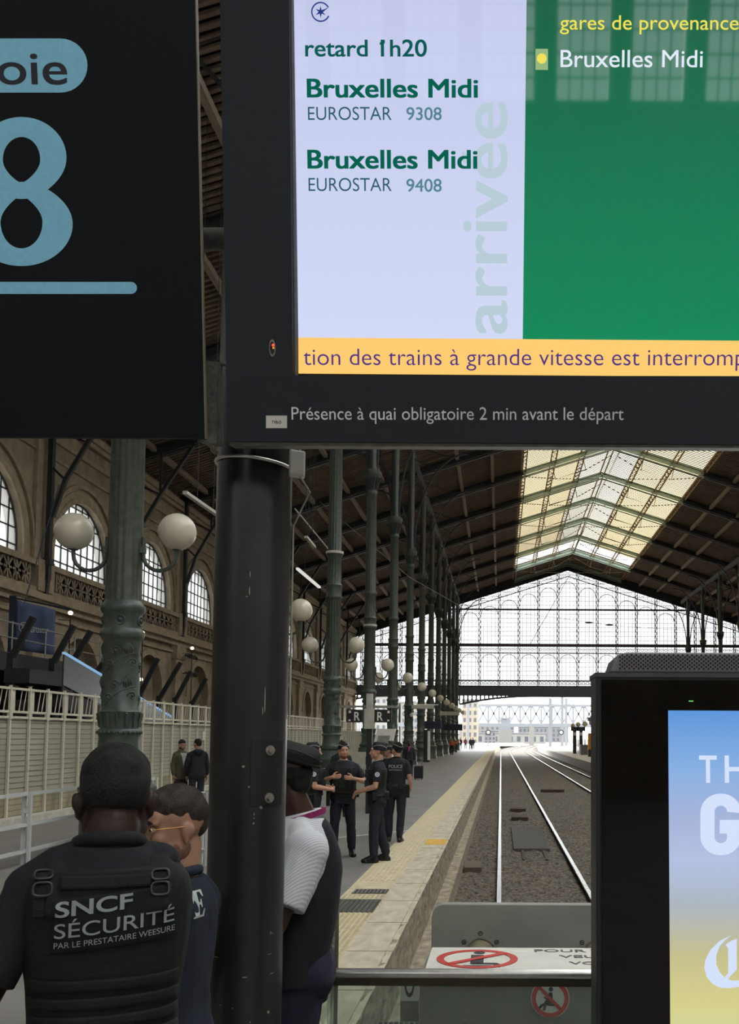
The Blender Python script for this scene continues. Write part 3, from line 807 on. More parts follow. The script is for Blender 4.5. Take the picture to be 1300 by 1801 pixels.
# ------------------------------------------------------------------ lounge terrace, banner, struts, escalator on the far side
m_dark = M('dark_canopy_metal', (38, 37, 38), .6, var=.2)
t = thing('terrace', 'dark raised terrace with posts below the blue banner at far left', 'terrace', (-17.5, 34.4, 0))
MB().box(-4.3, 3.1, -8, 2.6, 3.75, 4.3).build('deck', m_dark, t)
mb = MB()
for z in (4.75, 5.2): mb.tube([(3.0, -8, z), (3.0, 2.5, z)], .025, 6)
for i in range(6): mb.tube([(3.0, -8 + i * 2.1, 4.3), (3.0, -8 + i * 2.1, 5.25)], .025, 6)
mb.build('rail', m_galv, t)
for (x, y) in ((2.7, 2.2), (2.7, -2.4), (2.7, -6.5), (-.6, 2.2)): MB().box(x - .12, x + .12, y - .12, y + .12, 0, 3.75).build('post', m_dark, t)
mb = MB(); mb.box(-4.2, 2.2, 2.0, 2.2, 0, 3.7); mb.build('back_wall', M('terrace_back_wall', (52, 50, 48), .8), t)
m_pan = M('shopfront_panel', (170, 170, 165), .5)
mb = MB(); mb.box(-1.2, .0, 1.9, 1.98, 1.4, 3.2); mb.build('pale_panel', m_pan, t)
m_ban = M('slate_blue_banner', (92, 106, 138), .8, var=.15, scale=2)
p0 = px(28, 1055, 33.5); p1 = px(97, 1072, 33.5); p2 = px(95, 1152, 33.5); p3 = px(25, 1143, 33.5)
t = thing('banner', 'blue hanging cloth banner with white star emblem and lettering', 'banner', (p3.x, 33.5, p3.z))
mb = MB(); n = 16
for i in range(n + 1):
    u = i / n
    for j in range(9):
        v = j / 8; p = p3.lerp(p2, u).lerp(p0.lerp(p1, u), v) - Vector((p3.x, 33.5, p3.z)); p.y += .05 * math.sin(u * 13 + v) * (1 - .6 * v)
        mb.v.append(tuple(p))
for i in range(n):
    for j in range(8): mb.f.append([i * 9 + j, i * 9 + 9 + j, i * 9 + 10 + j, i * 9 + 1 + j]); mb.mi.append(0)
o = mb.build('cloth', m_ban, t, smooth=60); sm = o.modifiers.new('thick', 'SOLIDIFY'); sm.thickness = .02
m_bt = M('banner_print', (205, 210, 218), .8)
bo = px(49, 1112, 33.3)
lettering('eurostar', m_bt, t, bo, (1, 0, -.04), (0, 0, 1), .72, .21, .01, .01)
mb = MB(); c = px(42, 1103, 33.3) - Vector(t.location)
mb.ring(c, (1, 0, 0), (0, 0, 1), .15, .175, .01, R(30), R(330), 24)
for k in range(3): a = PI * k / 3 + PI / 2; d = Vector((math.cos(a), 0, math.sin(a))) * .1; mb.bar(c - d, c + d, .02, .01, up=(0, 1, 0))
mb.build('emblem', m_bt, t)
mb = MB(); q0 = Vector((0, 0, p0.z - p3.z)); mb.tube([q0 + Vector((-.25, .02, .1)), q0 + Vector((1.9, .02, -.32))], .03, 8); mb.box(-.22, .0, -.03, .06, -1.2, p0.z - p3.z + .15); mb.tube([(.2, .1, 1.5), (.2, 2.5, 6.5)], .02, 6); mb.build('pole', M('banner_pole_navy', (36, 44, 66), .6), t)
spots = [((20, 1158), (59, 1085), 27.6), ((93, 1167), (130, 1100), 30.2), ((123, 1173), (160, 1110), 31.4), ((163, 1193), (184, 1163), 33.1), ((247, 1220), (278, 1158), 37.5), ((280, 1230), (318, 1165), 39.5), ((308, 1233), (336, 1181), 41.5), ((337, 1240), (363, 1193), 43.7)]
for i, (a, b, Y) in enumerate(spots):
    A, B = px(*a, Y), px(*b, Y)
    nm = ['crossing the blue banner', 'just right of the blue banner', 'above the terrace edge', 'left of the nearest green column drum', 'first right of the nearest green column', 'second right of the nearest green column', 'third right of the nearest green column', 'nearest to the black post edge'][i]
    t = thing('canopy_strut', f'black slanting canopy strut {nm}', 'strut', (A.x, Y, 0), group='black slanting canopy struts')
    mb = MB(); mb.bar((0, 0, A.z), (B.x - A.x, 0, B.z), .16, .14, up=(0, 1, 0)); mb.build('arm', m_dark, t)
    MB().box(-.09, .09, -.09, .09, 0, A.z + .15).build('post', m_dark, t)
t = thing('escalator', 'glass-sided escalator with a pale blue lit handrail behind the column', 'escalator', (-12.9, 0, 0))
A = px(108, 1148, 28.38); B = px(305, 1262, 38.0)
a = Vector((0, A.y, A.z)); b = Vector((0, B.y, B.z))
MB().bar(a, b, .10, .05).build('lit_handrail', Emit('pale_blue_light_line', (150, 190, 235), .8), t)
mb = MB(); mb.obox(a - Vector((.02, 0, .95)), b - a, (0, 0, .9), (.04, 0, 0)); mb.build('balustrade', M('escalator_panel', (58, 60, 62), .3, var=.2), t)
mb = MB(); mb.obox(a - Vector((.7, 0, 1.6)), b - a, (0, 0, .6), (.7, 0, 0)); mb.box(-.7, 0, A.y - 2, A.y, A.z - 1.0, A.z - .6); mb.box(-.7, -.5, A.y - .3, A.y, 0, A.z - 1); mb.box(-.7, -.5, B.y - .2, B.y + .1, 0, B.z - 1); mb.build('truss', m_dark, t)
# small warm spot lamps on rods
for i, (x, y, Y) in enumerate(((124, 1078, 44.5), (251, 1060 + 53, 52), (338, 1140, 58), (248, 1195, 55))):
    P = px(x, y, Y); nm = ['above the blue banner end', 'right of the nearest column drum', 'left of the black post', 'low beside the nearest green column'][i]
    t = thing('spot_lamp', f'small warm glowing lamp bulb on a thin rod {nm}', 'lamp', (P.x, P.y, 0), group='warm lamps on the stone side')
    mb = MB(); mb.ball((0, 0, P.z), (.11, .11, .1), 12, 8); mb.build('bulb', Emit('warm_bulb', (255, 236, 205), 2.5), t, smooth=60)
    mb = MB(); mb.tube([(0, 0, 0), (0, 0, P.z - .08)], .03, 6); mb.tube([(0, 0, P.z - .35), (-.6, .1, P.z - .3)], .02, 6); mb.build('rod', m_dark, t)
for i, (z, y) in enumerate(((7.3, 65.6), (6.1, 65.6))):
    P = Vector((XL + .75, y, z)); mb = MB()
    mb.box(-.45, .05, -.03, .03, -.03, .03); mb.box(0, .06, -.9, .9, -.05, .05)
    for j in range(4): mb.tube([(.1, -.65 + j * .45, 0), (.3, -.65 + j * .45, -.18)], [.12, .1], 8)
    o = mb.build('spotlight_bar', m_dark); o.location = P
    tag(o, ['upper', 'lower'][i] + ' black bar of small spotlights on the stone wall', 'spotlight', 'black spotlight bars')
# hanging fluorescent strips of the side aisle
def strip_light(label, a, b, Y0_, Y1_, lit):
    A, B = px(*a, Y0_), px(*b, Y1_)
    t = thing('strip_light', label, 'strip light', A, group='hanging strip lights')
    mb = MB(); mb.bar((0, 0, 0), B - A, .14, .10); mb.build('housing', M('strip_housing', (205, 200, 190), .5) if not lit else Emit('lit_strip', (235, 235, 225), .85), t)
    mb = MB()
    for u in (.3, .72):
        p = (B - A) * u; mb.tube([p, (p.x, p.y, zr(A.x + p.x) - A.z - .2)], .012, 6)
    mb.build('hanger', m_irondk, t)
strip_light('pale hanging strip light left of the black post top', (325, 866), (392, 912), 29, 33.5, False)
strip_light('lit hanging strip light right of the black post', (523, 1000), (562, 1033), 47.4, 53, True)
strip_light('short white emergency light box hanging from the aisle roof', (538, 944), (553, 962), 42, 43.5, False)
A = px(519, 895, 40); B = px(583, 972, 50)
tag(MB().tube([A, B], .035, 6).build('cable_conduit', m_offw), 'long pale conduit running down to the clamp on the green column', 'conduit')

# ------------------------------------------------------------------ platform signs and furniture
t = thing('sign_pole', 'black pole with grey box and two black R marker signs behind policemen', 'sign pole', (px(650, 1300, 24).x, 24, 0))
MB().box(-.07, .07, -.06, .06, 0, 2.25).build('pole', m_signblk, t)
MB().box(-.12, .12, -.14, .1, 2.08, 2.58).build('control_box', m_offw, t); MB().box(-.07, .07, -.16, .08, 2.58, 2.95).build('lamp_head', m_offw, t)
MB().box(-.72, .68, -.03, .03, 2.60, 2.66).build('crossbar', m_galv, t)
for (x, nm) in ((-.58, 0), (.12, 1)):
    bd = MB().box(x, x + .42, -.05, 0, 2.24, 2.56).build('marker_sign', m_signblk, t)
    bd.parent = t
    lettering('R', m_textw, bd, (x + (.20 if nm == 0 else .07), -.05, 2.285), (1, 0, 0), (0, 0, 1), .14, .21, .02, .004)
    mb = MB(); xx = x + (.06 if nm == 0 else .32); mb.box(xx, xx + .05, -.056, -.05, 2.27, 2.31); mb.box(xx + .0, xx + .06, -.056, -.05, 2.47, 2.53); mb.build('mark', m_textw, bd)
t = thing('grey_cabinet', 'grey metal cabinet with dark pictograms behind the facing policeman', 'cabinet', (-3.6, 26, 0))
MB().box(-.34, .34, -.2, .2, 0, 1.47).build('body', m_offw, t)
mb = MB(); mb.box(.0, .17, -.206, -.2, 1.15, 1.36); mb.box(.02, .15, -.206, -.2, .95, 1.08); mb.build('pictogram', m_signblk, t)
mb = MB(); mb.ring((.085, -.208, 1.25), (1, 0, 0), (0, 0, 1), 0.02, .05, .001, seg=12); mb.box(.06, .11, -.209, -.206, 1.18, 1.23); mb.build('pictogram_mark', m_textw, t)
t = thing('ticket_machine', 'white slanted ticket machine on a pedestal behind the R signs', 'ticket machine', (px(672, 1296, 33).x, 33, 0))
MB().box(-.2, .2, -.15, .15, 0, 1.4).build('pedestal', m_offw, t)
mb = MB(); mb.obox((-.3, -.2, 1.4), (.6, 0, 0), (.0, .5, .0), (.15, 0, .75)); mb.build('head', m_white, t)
mb = MB(); mb.obox((-.16, -.215, 1.62), (.4, 0, 0), (0, .02, 0), (.06, 0, .3)); mb.build('screen', m_galv, t)
t = thing('info_board', 'tall dark board with white edge beside the fifth green column', 'sign', (-5.55, 72, 0))
MB().box(-.2, .25, -.1, .1, 0, 2.4).build('board', m_signblk, t); MB().box(.1, .3, -.12, -.1, .15, 2.3).build('poster', m_white, t)
mbs = [(-5.6, 76, .9, 'dark blue hanging sign beyond the fifth column'), (-5.1, 95, 1.3, 'dark blue hanging sign farther along the platform row')]
for (x, y, ww, nm) in mbs:
    t = thing('hanging_sign', nm, 'sign', (x, y, 0), group='blue platform signs')
    MB().box(-.5, ww, -.06, .06, 2.5, 3.1).build('panel', M('sign_navy', (26, 31, 56), .5), t); MB().box(-.55, -.5, -.06, .06, 2.4, 3.3).build('bracket', m_irondk, t)
tag(MB().box(-5.9, -4.0, 93, 93.5, 3.95, 4.3).build('display_housing', m_offw), 'pale long display housing on a far platform column', 'display')
# ------------------------------------------------------------------ tracks
m_railtop = M('polished_rail_head', (215, 215, 212), .22, metal=1., var=.05)
m_railside = M('rusty_rail_web', (62, 48, 38), .8, var=.25, scale=6)
def track(label, x0, y0):
    t = thing('railway_track', label, 'railway track', (0, 0, 0), group='railway tracks')
    ys = [y0] + [v for v in range(20, 420, 8) if v > y0]
    for dx in (0, 1.505):
        x = x0 + dx
        mb = MB()
        for a, b in zip(ys, ys[1:]):
            da, db = track_dx(a), track_dx(b)
            for (w_, z0, z1, mi) in ((.036, -.71, -.68, 0), (.036, -.73, -.71, 1), (.012, -.8, -.73, 1), (.07, -.84, -.81, 1)):
                mb.cur = mi
                mb.obox((x + da - w_, a, z0), (2 * w_, 0, 0), (db - da, b - a, 0), (0, 0, z1 - z0))
        mb.build('rail', [m_railtop, m_railside], t, fix=False)
    return t
t = track('near railway track with two shiny rails running from the buffer stop', -.02, 7.6)
track('second railway track to the right, partly behind the advertising screen', 4.3, 9)
m_rubber = M('dark_rubber_mat', (82, 80, 76), .75, var=.15, scale=8)
t = thing('crossing_mat', 'dark ribbed mat lying between the rails', 'mat', (.74, 25.9, -.745))
mb = MB(); mb.box(-.43, .44, -2.8, 2.8, -.06, .0); mb.build('plate', m_rubber, t)
mb = MB()
for i in range(28): mb.box(-.42 + i * .031, -.405 + i * .031, -2.78, 2.78, 0, .012)
mb.build('rib', m_rubber, t)
mb = MB()
for x in (-.22, .28): mb.box(x - .03, x + .03, -4.6, -2.8, -.05, -.02)
mb.build('runner', m_railside, t)
for i, (x, y, w_, l, nm) in enumerate(((.62, 31.8, .26, .45, 'nearer'), (.62, 35.5, .28, .5, 'farther'))):
    tag(MB().box(x - w_, x + w_, y - l, y + l, -.8, -.68).build('track_box', m_railside), f'{nm} low dark signalling box between the rails beyond the mat', 'track box', 'boxes between the rails')
tag(MB().box(1.95, 3.1, 47.5, 47.75, -.8, -.66).build('spare_sleeper', m_railside), 'short rusty bar lying on the ballast between the tracks', 'bar')
tag(MB().box(-.72, -.38, 19.4, 20.4, -.8, -.69).build('track_cover', M('grey_brown_cover', (92, 82, 68), .8)), 'low brown cover plate on the ballast beside the ledge', 'cover')
# ------------------------------------------------------------------ buffer stop at the end of the track
m_buf = M('buffer_stop_grey', (128, 126, 116), .6, var=.12, scale=4, bump=.1, bscale=80)
m_buflt = M('buffer_plate_grey', (150, 149, 142), .6, var=.1, scale=3)
t = thing('buffer_stop', 'grey steel buffer stop at the end of the near track', 'buffer stop', (.73, 5.72, 0))
def rrect(x0, x1, z0, z1, r, n=6):
    pts = []
    for (cx, cz, a) in ((x1 - r, z1 - r, 0), (x0 + r, z1 - r, 90), (x0 + r, z0 + r, 180), (x1 - r, z0 + r, 270)):
        for i in range(n + 1): th = R(a + 90 * i / n); pts.append((cx + r * math.cos(th), cz + r * math.sin(th)))
    return pts
MB().box(-1.195, 1.2, 0, .62, -.8, .50).build('block', m_buf, t)
mb = MB(); mb.poly([(x, 1.30, z) for x, z in rrect(-1.22, 1.25, -.7, .70, .09)], (0, -1, 0), .012); mb.poly([(x, 1.31, z) for x, z in rrect(-1.22, 1.25, -.7, .70, .09)], (0, 1, 0), .09)
bp = mb.build('front_plate', m_buflt, t)
for x in (-1.18, -.34):
    # outer flange ring, bolts and ram
    mb = MB(); mb.ring((x + .32 - .01, 1.29, .36), (1, 0, 0), (0, 0, 1), .105, .178, .012, seg=40); fl = mb.build('ram_flange', m_buflt, t)
    mb = MB()
    for a in (35, 90, 145): mb.disc((x + .31 + .142 * math.cos(R(a)), 1.276, .36 + .142 * math.sin(R(a))), (1, 0, 0), (0, 0, 1), .017, .003, 14)
    mb.build('bolt', m_signblk, fl)
    mb = MB()
    for a in (35, 90, 145): mb.ring((x + .31 + .142 * math.cos(R(a)), 1.272, .36 + .142 * math.sin(R(a))), (1, 0, 0), (0, 0, 1), .006, .011, .003, seg=12)
    mb.build('bolt_head', m_galv, fl)
    mb = MB(); mb.tube([(x + .31, .6, .34), (x + .31, 1.29, .36)], .098, 32); mb.build('ram', M('greased_ram', (148, 138, 112), .35, metal=.3, var=.15), t, smooth=40)
for x in (-.90, -.03):
    mb = MB(); mb.disc((x, -.004, .115), (1, 0, 0), (0, 0, 1), .135, .02, 40); mb.cur = 1; mb.ring((x, -.007, .115), (1, 0, 0), (0, 0, 1), .128, .137, .006, seg=48)
    mb.build('ram_end', [M('ram_end_grey', (140, 138, 118), .6), m_signblk], t, smooth=40)
# warning board lying on the block
bd = MB().box(-1.17, 1.18, -.03, .66, .50, .535).build('warning_board', m_white, t)
mb = MB(); c = (-.87, .335, .536); mb.ring(c, (1, 0, 0), (0, 1, 0), .205, .25, .003, seg=48)
d = Vector((.17, .15, 0)); mb.bar(Vector(c) - d + Vector((0, 0, .004)), Vector(c) + d + Vector((0, 0, .004)), .045, .003)
mb.build('ban_ring', m_red, bd)
mb = MB(); m_pic = M('pictogram_black', (48, 48, 50), .6)
mb.disc((-.86, .50, .5355), (1, 0, 0), (0, 1, 0), .036, .002, 20)
mb.poly([(-.90, .23, .5355), (-.75, .23, .5355), (-.73, .2, .5355), (-.73, .12, .5355), (-.77, .12, .5355), (-.77, .19, .5355), (-.90, .19, .5355)][::1], (0, 0, 1), .002)
mb.box(-.91, -.83, .2, .44, .5355, .5375); mb.box(-.95, -.78, .14, .165, .5355, .5375); mb.build('pictogram', m_pic, bd)
m_bt2 = M('board_text_grey', (92, 92, 92), .6)
lettering('POUR VOTRE SECURITE', m_bt2, bd, (.73 - .51, 5.72 + .535, .536), (1, 0, 0), (0, 1, 0), 1.34, .068, .012, .002)
lettering('VEUILLEZ NE PAS', m_bt2, bd, (.73 - .36, 5.72 + .375, .536), (1, 0, 0), (0, 1, 0), 1.02, .068, .012, .002)
lettering('VOUS ASSEOIR', m_bt2, bd, (.73 - .31, 5.72 + .20, .536), (1, 0, 0), (0, 1, 0), .80, .068, .012, .002)
for o in bd.children:
    if o.name.startswith('lettering'): o.data.transform(Matrix.Translation(-Vector(t.location)))
# round no-sitting sticker
S = px(968, 1757, 5.70) - Vector(t.location); S.y = -.004
st = MB().disc(S, (1, 0, 0), (0, 0, 1), .112, .004, 48).build('no_sitting_sticker', m_white, t)
mb = MB(); q = Vector((S.x, -.009, S.z)); mb.ring(q, (1, 0, 0), (0, 0, 1), .083, .107, .002, seg=48)
d = Vector((.064, 0, -.064)); mb.bar(q - d + Vector((0, -.002, 0)), q + d + Vector((0, -.002, 0)), .019, .003, up=(0, 1, 0)); mb.build('ban_ring', m_red, st)
mb = MB(); mb.disc((q.x + .004, q.y, q.z + .052), (1, 0, 0), (0, 0, 1), .013, .002, 16)
def flat(mb, pts): mb.poly([(q.x + x, q.y, q.z + z) for x, z in pts], (0, -1, 0), .002)
flat(mb, [(-.008, .034), (.012, .034), (.016, -.012), (-.006, -.022), (-.038, .004), (-.034, .011), (-.012, .0)])
flat(mb, [(.014, -.012), (.014, -.03), (-.018, -.03), (-.03, -.07), (-.044, -.066), (-.030, -.012)])
flat(mb, [(-.02, -.02), (-.055, -.035), (-.068, -.052), (-.058, -.06), (-.045, -.046), (-.01, -.034)])
flat(mb, [(-.015, -.033), (.05, -.033), (.05, -.041), (-.015, -.041)])
mb.build('sitting_figure', m_pic, st)
# grating and number plate in the pit
t = thing('drain_grating', 'small rusty metal grating beside the buffer stop', 'grating', (-.72, 6.75, -.13))
mb = MB()
for i in range(9): mb.box(-.15 + i * .037, -.138 + i * .037, -.3, .3, -.03, .0)
for i in range(9): mb.box(-.15, .16, -.3 + i * .073, -.288 + i * .073, -.03, .0)
mb.build('bars', m_galv, t); MB().box(-.15, .16, -.3, .3, -.67, -.028).build('frame', M('rust_dark', (70, 66, 58), .8), t)
t = thing('number_plate', 'small white plate with a black number half hidden below the handrail', 'number plate', (-.66, 7.3, 0))
MB().box(-.075, .06, -.01, .0, -.05, .17).build('plate', m_white, t)
mb = MB(); mb.ring((-.008, -.0105, .07), (1, 0, 0), (0, 0, 1), .024, .036, .002, seg=32, e=(1, 2.6)); mb.build('number', m_pic, t); MB().box(-.075, .06, 0, .12, -.8, -.05).build('foot', m_conc, t)

# ------------------------------------------------------------------ balustrade in front of the pit
t = thing('handrail', 'polished steel handrail with glass panel in front of the buffer stop', 'handrail', (0, 4.12, 0))
mb = MB(); mb.tube([(-.70, 0, .91), (1.9, 0, .91)], .021, 20); mb.tube([(-.70, 0, .91), (-.76, .12, .91), (-.8, .3, .91)], .021, 20)
mb.build('rail', m_steel, t, smooth=40)
MB().box(-.72, 1.9, -.012, .012, .862, .892).build('glass_clamp', M('dark_bronze_clamp', (84, 78, 66), .35, metal=.8, var=.1), t)
g_bal = Glass('balustrade_glass', (.80, .87, .84), .93, rough=.02)
MB().box(-.72, 1.9, -.006, .006, .05, .865).build('glass_panel', g_bal, t, fix=True)
for x in (-.7, 1.5): MB().box(x - .02, x + .02, -.02, .02, 0, .86).build('post', m_steel, t) if x > 0 else None
t = thing('glass_balustrade', 'glass side balustrade with slim steel end post behind the clerk', 'balustrade', (-1.05, 6.25, 0))
mb = MB(); mb.box(-.02, .02, -.02, .025, 0, 1.06); mb.build('post', M('brown_steel_post', (128, 120, 104), .35, metal=.7, var=.1), t)
mb = MB(); mb.tube([(.16 - .1, -1.7, 1.085), (.0, -.06, 1.085), (.0, .05, 1.085)], .026, 16); mb.build('rail', m_steel, t, smooth=40)
mb = MB(); mb.obox((.0, -.04, .06), (.06, -1.6, 0), (.012, 0, 0), (0, 0, .98)); mb.build('glass_panel', g_bal, t)

# ------------------------------------------------------------------ far platform on the right
m_plat = M('far_platform_paving', (188, 182, 170), .75, var=.1)
mb = MB(); strip(mb, 6.75, 15, 12, 300, 0)
ys = [12] + list(range(20, 300, 10))
for a, b in zip(ys, ys[1:]):
    da, db = track_dx(a), track_dx(b)
    mb.add([(6.75 + da, a, 0), (6.75 + db, b, 0), (6.75 + db, b, -.22), (6.75 + da, a, -.22)], [(0, 1, 2, 3)])
    mb.add([(6.9 + da, a, -.22), (6.9 + db, b, -.22), (6.9 + db, b, -.9), (6.9 + da, a, -.9)], [(0, 1, 2, 3)])
struct(mb, 'floor_far_platform', m_plat, fix=False)
def pl(x, y, Y): return px(x, y, Y)
for i, (x, y, Y) in enumerate(((1008, 1276, 125), (1017, 1274, 116), (1029, 1273, 105), (1041, 1270, 94))):
    P = px(x, y, Y); t = thing('globe_lamp', f'{ordinal(i)} small globe lamp post on the far right platform, counted from the gable', 'lamp', (P.x, Y, 0), group='globe lamps of the far platform')
    MB().tube([(0, 0, 0), (0, 0, P.z - .2)], .05, 8).build('post', m_irondk, t)
    mb = MB(); mb.ball((0, 0, P.z), .3, 18, 12); mb.build('globe', M('far_opal_globe', (200, 186, 160), .3), t, smooth=80)
t = thing('yellow_post', 'yellow and black marker post on the far right platform', 'post', (px(1037, 1300, 95).x, 95, 0))
MB().box(-.16, .16, -.16, .16, .7, 2.3).build('upper_post', M('signal_yellow', (222, 160, 40), .6), t, label='yellow upper part'); MB().box(-.15, .15, -.15, .15, 0, .7).build('lower_post', m_signblk, t)
for i, x in enumerate((1011, 1022)):
    t = thing('dark_totem', ['left', 'right'][i] + ' black totem sign with white top on the far platform', 'sign', (px(x, 1300, 112).x, 112, 0), group='black totems of the far platform')
    MB().box(-.2, .2, -.15, .15, 0, 2.6).build('board', m_signblk, t); MB().box(-.45, .45, -.17, .17, 2.6, 3.1).build('header', m_signblk, t); MB().box(-.2, .2, -.16, .16, 2.1, 2.45).build('notice', m_white, t)
tag(MB().box(px(1028, 1300, 104).x - .4, px(1028, 1300, 104).x + .4, 104, 104.8, 0, 1.1).build('platform_bin', M('bin_grey', (105, 105, 108), .6)), 'low grey bin block on the far right platform', 'bin')
t = thing('platform_shelter', 'dark awning on posts at the left edge of the advertising screen', 'shelter', (px(1046, 1262, 90).x, 90, 0))
MB().box(-.6, 2.5, -1, 1, 3.4, 3.75).build('roof', M('awning_brown', (96, 88, 76), .7), t); MB().box(.3, .5, -.1, .1, 0, 3.4).build('post', m_irondk, t)

# ------------------------------------------------------------------ outside, beyond the gable
m_hazeg = M('pale_grey_steel', (104, 107, 112), .7, var=.1)
m_pale = M('pale_render', (112, 110, 106), .9, var=.1)
mb = MB(); mb.add([(-400, YG, -1.0), (500, YG, -1.0), (500, 1200, -1.0), (-400, 1200, -1.0)], [(0, 1, 2, 3)])
struct(mb, 'ground_outside', M('pale_ballast_ground', (120, 114, 104), .95, var=.2, scale=.4), fix=False)
t = thing('truss_bridge', 'grey steel lattice bridge spanning the tracks beyond the gable', 'bridge', (0, 330, 0))
A = px(822, 1238, 330); B = px(1120, 1238, 330); z1 = A.z; z0 = px(900, 1272, 330).z
mb = MB(); mb.box(A.x, B.x, -.5, .5, z1 - .9, z1); mb.box(A.x - 25, B.x + 20, -.8, .8, z0 - 1.3, z0); mb.build('chord', m_hazeg, t)
mb = MB(); n = 16
for i in range(n):
    x0 = A.x + (B.x - A.x) * i / n; x1 = A.x + (B.x - A.x) * (i + 1) / n
    mb.bar((x0, 0, z0), (x0, 0, z1), .6, .6); mb.bar((x0, 0, z0), (x1, 0, z1), .5, .5, up=(0, 1, 0)); mb.bar((x0, 0, z1), (x1, 0, z0), .5, .5, up=(0, 1, 0))
mb.bar((B.x, 0, z0), (B.x, 0, z1), .35, .35); mb.bar((A.x - 12, 0, z0), (A.x, 0, z1), .4, .4, up=(0, 1, 0)); mb.build('lattice', m_hazeg, t)
mb = MB()
for x in (A.x - 24, A.x - 2, A.x + 22, B.x - 6): mb.box(x - .8, x + .8, -1, 1, -1, z0 - .9)
mb.build('pier', m_pale, t)
for i, (x, yt, Y, lab) in enumerate(((968, 1228, 190, 'first of three grey catenary masts right of the track'), (989, 1222, 200, 'second and tallest of three grey catenary masts right of the track'), (996, 1228, 215, 'third of three grey catenary masts, slightly apart on the right'), (824, 1234, 240, 'thin grey catenary mast at the left side beyond the gable'))):
    P = px(x, yt, Y); t = thing('catenary_mast', lab, 'mast', (P.x, Y, 0), group='catenary masts beyond the gable')
    MB().box(-.28, .28, -.2, .2, -1, P.z).build('mast', m_hazeg, t)
    mb = MB(); mb.bar((0, 0, P.z - 1.5), (-6 if i != 3 else 6, 0, P.z - 1.2), .1, .1); mb.bar((0, 0, P.z - .1), (-5 if i != 3 else 5, 0, P.z - 1.2), .06, .06); mb.build('arm', m_hazeg, t)
def building(lab, x0, x1, yt, yb, Y, rgb, cols, rows, dep=12):
    A = px(x0, yt, Y); B = px(x1, yb, Y)
    t = thing('distant_building', lab, 'building', ((A.x + B.x) / 2, Y, -1), group='buildings beyond the tracks'); W = (B.x - A.x) / 2; H = A.z + 1
    MB().box(-W, W, 0, dep, 0, H).build('wall', M('wall_%d_%d_%d' % rgb, rgb, .9, var=.1, scale=.3), t)
    MB().box(-W - .3, W + .3, -.3, dep, H, H + .5).build('roof', m_hazeg, t)
    mb = MB()
    for i in range(cols):
        for j in range(rows):
            cx = -W + 2 * W * (i + .5) / cols; cz = H * (j + .6) / (rows + .3); mb.box(cx - W / cols * .45, cx + W / cols * .45, -.06, 0.02, cz - H / rows * .26, cz + H / rows * .26)
    mb.build('window', M('far_window', (58, 62, 70), .4), t)
building('pale ochre apartment house left of the track beyond the gable', 813, 840, 1232, 1312, 300, (128, 120, 104), 3, 6)
building('long low white depot building at the end of the tracks', 838, 960, 1290, 1309, 420, (118, 117, 114), 9, 1)
building('grey town houses on the hill behind the lattice bridge', 836, 905, 1276, 1310, 520, (104, 102, 100), 8, 4)
building('second row of grey town houses behind the masts', 912, 1000, 1279, 1310, 540, (98, 98, 99), 12, 3)
building('pale block with windows left of the depot building', 852, 872, 1286, 1311, 330, (106, 105, 108), 3, 3, 5)
building('white town houses seen low between the green columns', 640, 700, 1225, 1310, 370, (122, 120, 117), 6, 7)
building('pale town house seen between the fourth and fifth columns', 705, 780, 1236, 1310, 370, (118, 112, 104), 7, 6)
t = thing('old_signal_tower', 'small grey stepped tower between depot and bridge', 'tower', (px(889, 1300, 360).x, 360, -1))
MB().box(-2.4, 2.4, -2, 2, 0, 5.5).build('base', m_pale, t); MB().box(-1.8, 1.8, -1.5, 1.5, 5.5, 9.5).build('upper_stage', m_hazeg, t); MB().box(-2.2, 2.2, -1.8, 1.8, 9.5, 10.0).build('cornice', m_pale, t)
for i, x in enumerate((859, 987)):
    P = px(x, 1288, 180); t = thing('platform_clock', ['left', 'right'][i] + ' round clock on a post beyond the gable', 'clock', (P.x, 180, 0), group='round clocks outside')
    MB().box(-.08, .08, -.08, .08, 0, P.z).build('post', m_hazeg, t)
    mb = MB(); mb.disc((0, -.15, P.z), (1, 0, 0), (0, 0, 1), .42, .12, 24); mb.build('face', m_white, t); mb = MB(); mb.ring((0, -.28, P.z), (1, 0, 0), (0, 0, 1), .3, .5, .05, seg=24); mb.build('rim', m_irondk, t)
mb = MB()
for i in range(3):
    z = 7.5 + i * 1.8
    mb.tube([(20, 170 + i * 30, z + 1), (5 + i * 2, 190 + i * 30, z), (-8, 200 + i * 30, z + .6)], .04, 5)
for x in (.7, 5.1): mb.tube([(x, 150, 5.6), (x + track_dx(240), 240, 5.6), (x + track_dx(300), 300, 5.6)], .035, 5)
tag(mb.build('catenary_wires', m_hazeg), 'thin overhead wires crossing the bright sky beyond the gable', 'overhead wires')
# ------------------------------------------------------------------ near signs: one tilted plane for both boards
TILT = R(9.4)
bu = Vector((0, -math.sin(TILT), math.cos(TILT))); bx = Vector((1, 0.0, .004)).normalized()
bn = bx.cross(bu).normalized(); bu = bn.cross(bx)
BP = px(400, 773, 3.1)
def bq(x, y, off=0.): return on_plane(x, y, BP + bn * off, bn)
def wbuild(mb, name, mats, parent, root, **kw):
    o = mb.build(name, mats, None, **kw); o.data.transform(Matrix.Translation(-Vector(root.location))); o.parent = parent; return o
def wletter(body, mat, parent, root, x, y, x1, cap_y, off, bold=0., sx=1):
    """text on the board: baseline from (x, y) to x1, capitals reach up to cap_y"""
    o = bq(x, y, off); e = bq(x1, y, off); t_ = bq(x, cap_y, off)
    l = lettering(body, mat, None, o, bx, bu, (e - o).length if x1 is not None else None, (t_ - o).dot(bu), bold, .0006)
    l.data.transform(Matrix.Translation(-Vector(root.location))); l.parent = parent; return l
